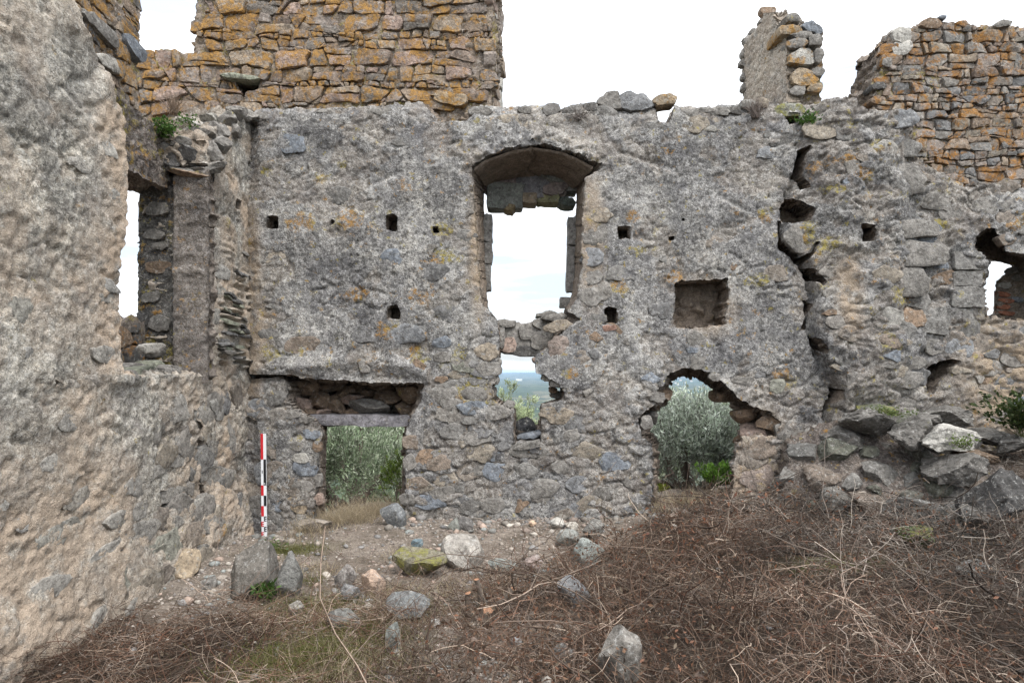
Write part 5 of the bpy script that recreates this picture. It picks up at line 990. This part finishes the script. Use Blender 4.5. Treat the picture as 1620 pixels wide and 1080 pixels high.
# ------------------------------------------------------------------ grass and small plants
def grass(name, spots, hgt, pal, seed, lean=.5, r=.0016):
    rs = np.random.default_rng(seed); P, L = [], []
    for (x, y, rx, ry, n, z) in spots:
        a = rs.normal(0, rx, n) + x; b = rs.normal(0, ry, n) + y; P.append(np.stack([a, b, ground(a, b) if z is None else np.full(n, z)], 1)); L.append(rs.uniform(hgt[0], hgt[1], n))
    P = np.concatenate(P); L = np.concatenate(L); n = len(P); d = np.stack([rs.normal(0, lean, n), rs.normal(0, lean, n), np.ones(n)], 1)
    v, q, ix = tubes(P, d, L, np.full(n, r) * rs.uniform(.6, 1.3, n), 5, .12, seed, .09, taper=.25)
    c = np.array(pal)[rs.integers(len(pal), size=n)] * rs.uniform(.75, 1.25, (n, 1)); return mk(name, v, q, M_LEAF, None, True, {'tint': c[ix]})
STRAW = [(.56, .46, .31), (.47, .38, .25), (.62, .53, .38), (.36, .29, .20)]
o = grass('dry_grass', [(-1.62, 6.2, .18, .10, 700, None), (-1.45, 6.55, .22, .15, 700, None), (-1.9, 5.95, .13, .1, 200, None), (-1.2, 6.7, .12, .15, 200, None), (-1.6, 6.95, .3, .1, 300, None), (1.75, 6.6, .25, .2, 350, None), (2.05, 6.85, .3, .15, 260, None), (1.5, 6.4, .12, .2, 160, None)], (.07, .26), STRAW, 71, .55); kind(o, 'stuff')
o = grass('green_grass', [(-1.1, 3.42, .22, .15, 2600, None), (-1.3, 4.25, .2, .12, 350, None), (-.95, 3.8, .18, .1, 350, None), (-1.95, 5.5, .2, .07, 420, None), (-1.55, 4.75, .1, .05, 120, None), (-.65, 4.3, .15, .1, 160, None)], (.04, .13), [(.17, .18, .045), (.23, .22, .075), (.27, .25, .12), (.13, .145, .04)], 72, .6); kind(o, 'stuff')
o = grass('tan_grass', [(-.9, 3.3, .2, .16, 1100, None), (-1.2, 4.1, .2, .15, 350, None), (-.7, 4.1, .2, .15, 350, None), (-1.5, 5.0, .12, .08, 160, None), (-.95, 5.3, .1, .08, 120, None), (-.4, 4.6, .2, .15, 250, None), (-.85, 4.45, .12, .1, 200, None)], (.05, .16), STRAW + [(.20, .18, .10)], 73, .7); kind(o, 'stuff')

def leaves(P, D, size, asp, seed, spread=.7):
    rs = np.random.default_rng(seed); n = len(P); a = D + rs.normal(0, spread, (n, 3)); a /= np.linalg.norm(a, axis=1, keepdims=True)
    b = np.cross(a, rs.normal(size=(n, 3))); b /= np.linalg.norm(b, axis=1, keepdims=True); s_ = size * rs.uniform(.6, 1.25, (n, 1))
    v = np.stack([P, P + a * s_ * .5 + b * s_ * asp, P + a * s_, P + a * s_ * .5 - b * s_ * asp], 1).reshape(-1, 3)
    return v, np.arange(n * 4).reshape(n, 4)
def plant(name, loc, w, h, n, size, pal, label, cat, seed, stems=14, asp=.3, group=None, stemcol=(.12, .13, .05)):
    rs = np.random.default_rng(seed); t = thing(name, loc, label, cat, group)
    d = np.stack([rs.normal(0, w, stems), rs.normal(0, w, stems), rs.uniform(.5, 1, stems) * h], 1); p0 = np.array(loc)[None] + rs.normal(0, .02, (stems, 3)) * [1, 1, .3]
    L = np.linalg.norm(d, axis=1); v, q, ix = tubes(p0, d, L, np.full(stems, .003), 4, .1, seed); mk('stem', v, q, M_LEAF, t, True, {'tint': np.tile([stemcol], (len(v), 1))})
    k = rs.integers(stems, size=n); f = rs.uniform(.25, 1.1, n); P = p0[k] + d[k] * f[:, None] + rs.normal(0, .02, (n, 3)); D = d[k] / L[k][:, None]
    v, q = leaves(P, D, size, asp, seed, .8); c = np.array(pal)[rs.integers(len(pal), size=n)] * rs.uniform(.7, 1.3, (n, 1)); kind(mk('leaf_cluster', v, q, M_LEAF, t, False, {'tint': np.repeat(c, 4, 0)}), 'stuff'); return t
GRN = [(.06, .12, .025), (.09, .16, .035), (.045, .085, .02)]
plant('wall_fern', tuple(at(255, 214, 5.30)), .08, .12, 420, .035, GRN, 'small green fern tuft growing on the broken pier at upper left', 'plant', 81)
plant('wall_fern', tuple(at(300, 198, 5.45)), .04, .05, 90, .03, GRN, 'tiny green sprig right of the fern tuft on the pier', 'plant', 82)
plant('wall_fern', tuple(at(1280, 204, 6.24)), .07, .16, 420, .035, GRN, 'green fern sprouting from the top of the big crack', 'plant', 83)
plant('creeping_plant', tuple(at(1412, 655, 5.85)), .10, .05, 260, .025, [(.10, .14, .04), (.14, .17, .06)], 'low green herb growing on the collapsed blocks at right', 'plant', 84)
plant('creeping_plant', tuple(at(1520, 708, 5.42)), .06, .09, 120, .025, [(.14, .19, .05), (.10, .14, .04)], 'little green sprig between the two palest blocks of the heap', 'plant', 85)
plant('weed', tuple(np.array(on_ground(430, 872)) + [0, 0, .01]), .06, .05, 160, .03, [(.10, .15, .05), (.14, .19, .08)], 'small green weed at the foot of the striped pole', 'plant', 86)
plant('weed', tuple(np.array(on_ground(425, 946)) + [0, -.05, .02]), .03, .09, 120, .05, GRN, 'green weed wedged below the pair of boulders', 'plant', 87, asp=.15)
plant('bramble_shrub', tuple(at(1618, 690, 5.75)), .16, .42, 900, .05, [(.04, .06, .02), (.06, .085, .025), (.03, .045, .015)], 'dark green shrub at the right edge above the collapsed blocks', 'shrub', 88, stems=26)
plant('dry_shrublet', tuple(at(1195, 186, 6.28)), .07, .20, 60, .02, [(.30, .25, .22)], 'dry greyish twiggy tuft on the wall top below the stub', 'plant', 89, stems=90, stemcol=(.30, .25, .22))
plant('dry_shrublet', tuple(at(915, 190, 6.28)), .08, .12, 40, .02, [(.28, .24, .21)], 'dry grey tuft on the wall top above the window arch', 'plant', 90, stems=60, stemcol=(.27, .235, .21))
plant('dry_shrublet', tuple(at(275, 180, 5.75)), .08, .17, 60, .02, [(.38, .29, .22)], 'straw-coloured dry tuft behind the fern on the pier', 'plant', 91, stems=90, stemcol=(.38, .29, .22))
plant('dry_shrublet', tuple(at(960, 836, 6.1)), .05, .32, 50, .02, [(.14, .11, .07)], 'thin bare stalk against the wall left of the arch', 'plant', 92, stems=8, stemcol=(.13, .10, .075))

# ------------------------------------------------------------------ cut stump
X, Y, Z = on_ground(775, 985); st = thing('cut_stump', (X, Y, Z), 'cut bush stump with freshly sawn orange ends in the middle of the brambles', 'stump')
M_CUT = plain('sawn_wood', (.30, .165, .10), .8, .45, 90)
for i, (dx, dy, L, r, lx, lz) in enumerate(((0, 0, .12, .042, -.05, 1), (-.10, .1, .2, .020, -.3, 1), (-.02, .18, .26, .020, .6, .8), (-.07, .16, .27, .016, -.1, 1), (.10, .05, .2, .02, 1.2, .4), (-.16, .02, .16, .018, -.9, .5))):
    ax = np.array([lx, -.15, lz]); ax /= np.linalg.norm(ax); p = np.array([X + dx, Y + dy, Z - .03]); s1 = np.cross(ax, [0, 1, 0]); s1 /= np.linalg.norm(s1); s2 = np.cross(ax, s1); v = []; n = 12
    for k, t in enumerate((0, .35, .7, 1)):
        for q in range(n): a = q * 2 * math.pi / n; v.append(p + ax * L * t + (s1 * math.cos(a) + s2 * math.sin(a)) * r * (1.25 - .25 * t) * (1 + .12 * rs.normal()) + s1 * .02 * math.sin(3 * t + i))
    f = [(k * n + q, k * n + (q + 1) % n, (k + 1) * n + (q + 1) % n, (k + 1) * n + q) for k in range(3) for q in range(n)]
    mk('stem', np.array(v), f, M_BARK, st); top = np.array(v[-n:]); mk('sawn_end', np.vstack([top + ax * .001, top.mean(0)[None] + ax * .004]), [(q, (q + 1) % n, n) for q in range(n)], M_CUT, st, False)

# ------------------------------------------------------------------ striped survey pole
bx_, by_, bz_ = on_ground(418, 850); PB = Vector((px2u(418, 6.14), 6.14, py2v(849, 6.14)))
pole = thing('survey_pole', PB, 'one-metre survey scale with red, white and black bands leaning upright against the wall', 'survey pole')
def enamel(n_, c): return plain(n_, c, .45, .06, 60)
MW, MR, MK_ = enamel('white_enamel', (.72, .73, .74)), enamel('red_enamel', (.52, .022, .03)), enamel('black_enamel', (.018, .018, .02))
PW, PD = .050, .012; lean = .022
def pbox(name, x0, x1, z0, z1, y0, y1, mat):
    c = [(x0, y0, z0), (x1, y0, z0), (x1, y1, z0), (x0, y1, z0), (x0, y0, z1), (x1, y0, z1), (x1, y1, z1), (x0, y1, z1)]
    v = [(PB.x + a - lean * z + .0, PB.y + b + .03 * z, PB.z + z) for a, b, z in c]
    return mk(name, np.array(v), [(0, 1, 5, 4), (1, 2, 6, 5), (2, 3, 7, 6), (3, 0, 4, 7), (4, 5, 6, 7), (3, 2, 1, 0)], mat, pole, False)
pbox('board', -PW / 2, PW / 2, 0, 1, 0, PD, MW)
fy = (-.0025, -.0002)
for z0, z1, a, m in ((.75, 1, 'L', MR), (.50, .75, 'R', MK_), (.40, .50, 'L', MR), (.30, .40, 'R', MK_), (.20, .30, 'L', MR)):
    pbox('red_band' if m == MR else 'black_band', -PW / 2 if a == 'L' else .0005, -.0005 if a == 'L' else PW / 2, z0, z1, *fy, m)
for z0, a, m in ((.15, 'R', MK_), (.10, 'L', MR), (.05, 'R', MK_), (.0, 'L', MR)):     # comb-shaped centimetre marks
    o_ = PW / 4 if a == 'R' else -PW / 4
    pbox('comb_mark', o_ - .012, o_ - .003, z0 + .0015, z0 + .0485, *fy, m)
    for k in range(3): pbox('comb_mark', o_ - .003, o_ + .012, z0 + .0015 + .0195 * k, z0 + .0095 + .0195 * k, *fy, m)
pbox('scale_print', -.016, -.009, .615, .645, *fy, MK_); pbox('scale_print', .004, .016, .512, .520, -.0045, -.0027, MW)

# ================================================================== BEYOND THE WALL
def tree(name, px, py_top, Y, w, h, label, pal, seed, n=16000, leaf=.065, asp=.13, sprays=420, up=.75, zbase=None, group=None, cat='tree', limbs=9):
    rs = np.random.default_rng(seed); X = (px - 810) / F * Y; zb = gh(X, Y) if zbase is None else zbase; ztop = EYE + (HORIZON - py_top) / F * Y
    H = ztop - zb; t = thing(name, (X, Y, zb), label, cat, group); tv, tq = [], []; off = 0
    # trunk and limbs
    for k in range(limbs + 1):
        a = rs.uniform(0, 6.28); e = np.array([math.cos(a) * w * .32, math.sin(a) * w * .32, H * rs.uniform(.45, .75)]) if k else np.array([.05, 0, H * .5])
        p = np.array([[X, Y, zb - .1]]) + rs.normal(0, .03, (1, 3)) * (k > 0); v, q, ix = tubes(p, e[None], np.array([np.linalg.norm(e)]), np.array([.10 if k == 0 else .045]) * w / 2, 7, .09, seed + k, sides=7, taper=.35)
        tv.append(v); tq.append(q + off); off += len(v)
    mk('trunk', np.concatenate(tv), np.concatenate(tq), M_BARK, t)
    # sprays: clumped lobes over an uneven ellipsoid
    lob = rs.normal(size=(14, 3)); lob /= np.linalg.norm(lob, axis=1, keepdims=True); lob[:, 2] = np.abs(lob[:, 2]) * .9 - .25
    li = rs.integers(14, size=sprays); dd = lob[li] + rs.normal(0, .42, (sprays, 3)); dd /= np.linalg.norm(dd, axis=1, keepdims=True); rr = rs.uniform(.45, 1.0, sprays) ** .6 * (.78 + .3 * (np.sin(li * 2.3) * .5 + .5))
    C = np.array([X, Y, zb + H * .56]); rad = np.array([w / 2, w / 2, H * .47]); S0 = C + dd * rr[:, None] * rad
    sd = dd * .7 + np.array([0, 0, up]) + rs.normal(0, .25, (sprays, 3)); sd /= np.linalg.norm(sd, axis=1, keepdims=True); sl_ = rs.uniform(.22, .5, sprays) * w / 2.6
    S0 = S0 - sd * sl_[:, None] * .7; over = S0[:, 2] + sd[:, 2] * sl_ - ztop; S0[:, 2] -= np.maximum(over, 0)
    v, q, ix = tubes(S0, sd, sl_, np.full(sprays, .004), 3, .06, seed + 40); kind(mk('twigs', v, q, M_BARK, t), 'stuff')
    k = rs.integers(sprays, size=n); f = rs.uniform(0, 1.05, n); P = S0[k] + sd[k] * (sl_[k] * f)[:, None] + rs.normal(0, .018 * w, (n, 3)); v, q = leaves(P, sd[k], leaf, asp, seed, .55)
    tone = (.55 + 1.05 * rs.random(sprays) ** 1.3)[k][:, None] * (.7 + .5 * f[:, None]); c = np.array(pal)[rs.integers(len(pal), size=n)] * tone * rs.uniform(.8, 1.2, (n, 1))  # lit and shaded clumps painted in as paler and darker spray tints
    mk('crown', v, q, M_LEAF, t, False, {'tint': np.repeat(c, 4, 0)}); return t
OLIVE = [(.40, .45, .35), (.48, .52, .43), (.30, .35, .26), (.56, .59, .51)]
DKOL = [(.18, .235, .14), (.26, .32, .20), (.13, .18, .10), (.42, .46, .33)]
LTOL = [(.30, .34, .20), (.36, .40, .26), (.24, .28, .15)]
GT = 'olive trees beyond the wall'
tree('olive_tree', 1090, 620, 9.6, 2.7, 0, 'silvery olive tree seen through the broken arch on the right', OLIVE, 401, 30000, leaf=.08, sprays=800, group=GT)
tree('olive_tree', 1160, 618, 13.5, 2.2, 0, 'yellower olive standing behind the silvery one in the arch', LTOL, 402, 14000, leaf=.08, sprays=320, group=GT)
tree('olive_tree', 560, 625, 11.0, 3.4, 0, 'dark green olive filling the left doorway', [(.26, .32, .20), (.36, .42, .28), (.19, .25, .14), (.52, .56, .42)], 403, 30000, leaf=.085, sprays=650, group=GT)
tree('olive_tree', 793, 604, 12.5, 1.3, 0, 'pale olive sprig showing in the left of the gap under the window', LTOL, 404, 7000, leaf=.07, sprays=130, up=1.4, group=GT)
tree('olive_tree', 835, 628, 13.5, 1.2, 0, 'lower pale olive sprig in the gap under the window, behind the black stone', LTOL, 405, 6000, leaf=.07, sprays=120, up=1.4, group=GT)
tree('green_shrub', 1146, 732, 7.9, .7, 0, 'bright green leafy shrub at the right side of the arch opening', [(.13, .24, .035), (.18, .30, .05), (.09, .17, .025)], 406, 5000, leaf=.04, asp=.2, sprays=160, cat='shrub', limbs=5)
tree('green_shrub', 1043, 768, 7.8, .26, 0, 'small yellow-green shrub at the left foot of the arch opening', [(.26, .27, .05), (.20, .23, .04)], 407, 1200, leaf=.035, asp=.2, sprays=50, cat='shrub', limbs=4)
tree('green_shrub', 632, 712, 8.3, .5, 0, 'yellow-green shrub at the right edge of the left doorway', [(.16, .22, .04), (.11, .16, .03)], 408, 2500, leaf=.035, asp=.2, sprays=90, cat='shrub', limbs=4)
for i, (px, Y, w, pt) in enumerate(((1010, 17, 3.4, 640), (1075, 19, 3.6, 628), (470, 14, 4, 640), (640, 16, 3.5, 660), (900, 24, 4.5, 650), (1250, 16, 4, 625), (735, 18, 3, 640))):
    tree('scrub_tree', px, pt, Y, w, 0, ['dark scrub tree behind the left side of the arch olive', 'green scrub tree under the far hill in the arch', 'scrub tree hidden left behind the doorway olive', 'scrub tree right behind the doorway olive', 'scrub tree low on the slope behind the window gap', 'scrub tree behind the right jamb of the arch', 'scrub tree behind the wall left of the window gap'][i], DKOL, 420 + i, 7000, leaf=.13, asp=.22, sprays=170, group='scrub on the slope below', limbs=5)

# far houses on the plain
M_WALLW, M_ROOF = plain('whitewash', (.75, .73, .68), .8, .05, .2), plain('far_roof', (.42, .26, .19), .9, .1, .2)
def house(px, py, Y, w, h, d, label, roofh=.4):
    X = (px - 810) / F * Y; z = gh(X, Y) - 1; t = thing('farm_building', (X, Y, z), label, 'building', 'buildings far out on the plain')
    x0, x1, y0, y1 = X - w / 2, X + w / 2, Y, Y + d
    mk('wall', np.array([(x0, y0, z), (x1, y0, z), (x1, y1, z), (x0, y1, z), (x0, y0, z + h), (x1, y0, z + h), (x1, y1, z + h), (x0, y1, z + h)]), [(0, 1, 5, 4), (1, 2, 6, 5), (2, 3, 7, 6), (3, 0, 4, 7)], M_WALLW, t, False)
    ym = (y0 + y1) / 2; e = w * .03
    mk('roof', np.array([(x0 - e, y0 - e, z + h), (x1 + e, y0 - e, z + h), (x1 + e, y1 + e, z + h), (x0 - e, y1 + e, z + h), (x0 - e, ym, z + h + roofh * h), (x1 + e, ym, z + h + roofh * h)]), [(0, 1, 5, 4), (2, 3, 4, 5), (1, 2, 5), (3, 0, 4)], M_ROOF if w < 30 else M_WALLW, t, False)
house(821, 596, 6200, 60, 14, 30, 'long white shed far out on the plain, seen in the gap under the window', .2)
house(872, 614, 3300, 22, 6, 12, 'tiny white farm far out, right of the long shed', .3)
for i, (px, Y, w) in enumerate(((1063, 5200, 16), (1069, 4700, 12), (1077, 5600, 20), (1085, 4900, 12), (1094, 5300, 16), (1073, 4300, 10))):
    house(px, 0, Y, w, 8, 12, ['leftmost', 'second', 'third', 'fourth', 'rightmost', 'lowest'][i] + ' of the tiny white houses seen under the crown of the broken arch', .35)

# ------------------------------------------------------------------ the air over the plain
if True: pass
hz = NT('air'); hz.t.nodes.remove(hz.b); pv = hz.n('ShaderNodeVolumePrincipled'); pv.inputs['Density'].default_value = 6e-5; pv.inputs['Color'].default_value = (.50, .72, 1.0, 1)
hz.l(pv.outputs[0], hz.out.inputs['Volume'])
zb = float(GZ.min()) - 1; zt = max(float(GZ.max()), 12) + 20; B = 20000
o = mk('haze', np.array([(-B, -B, zb), (B, -B, zb), (B, B, zb), (-B, B, zb), (-B, -B, zt), (B, -B, zt), (B, B, zt), (-B, B, zt)], float), [(3, 2, 1, 0), (4, 5, 6, 7), (0, 1, 5, 4), (1, 2, 6, 5), (2, 3, 7, 6), (3, 0, 4, 7)], hz.m, None, False); kind(o, 'stuff')
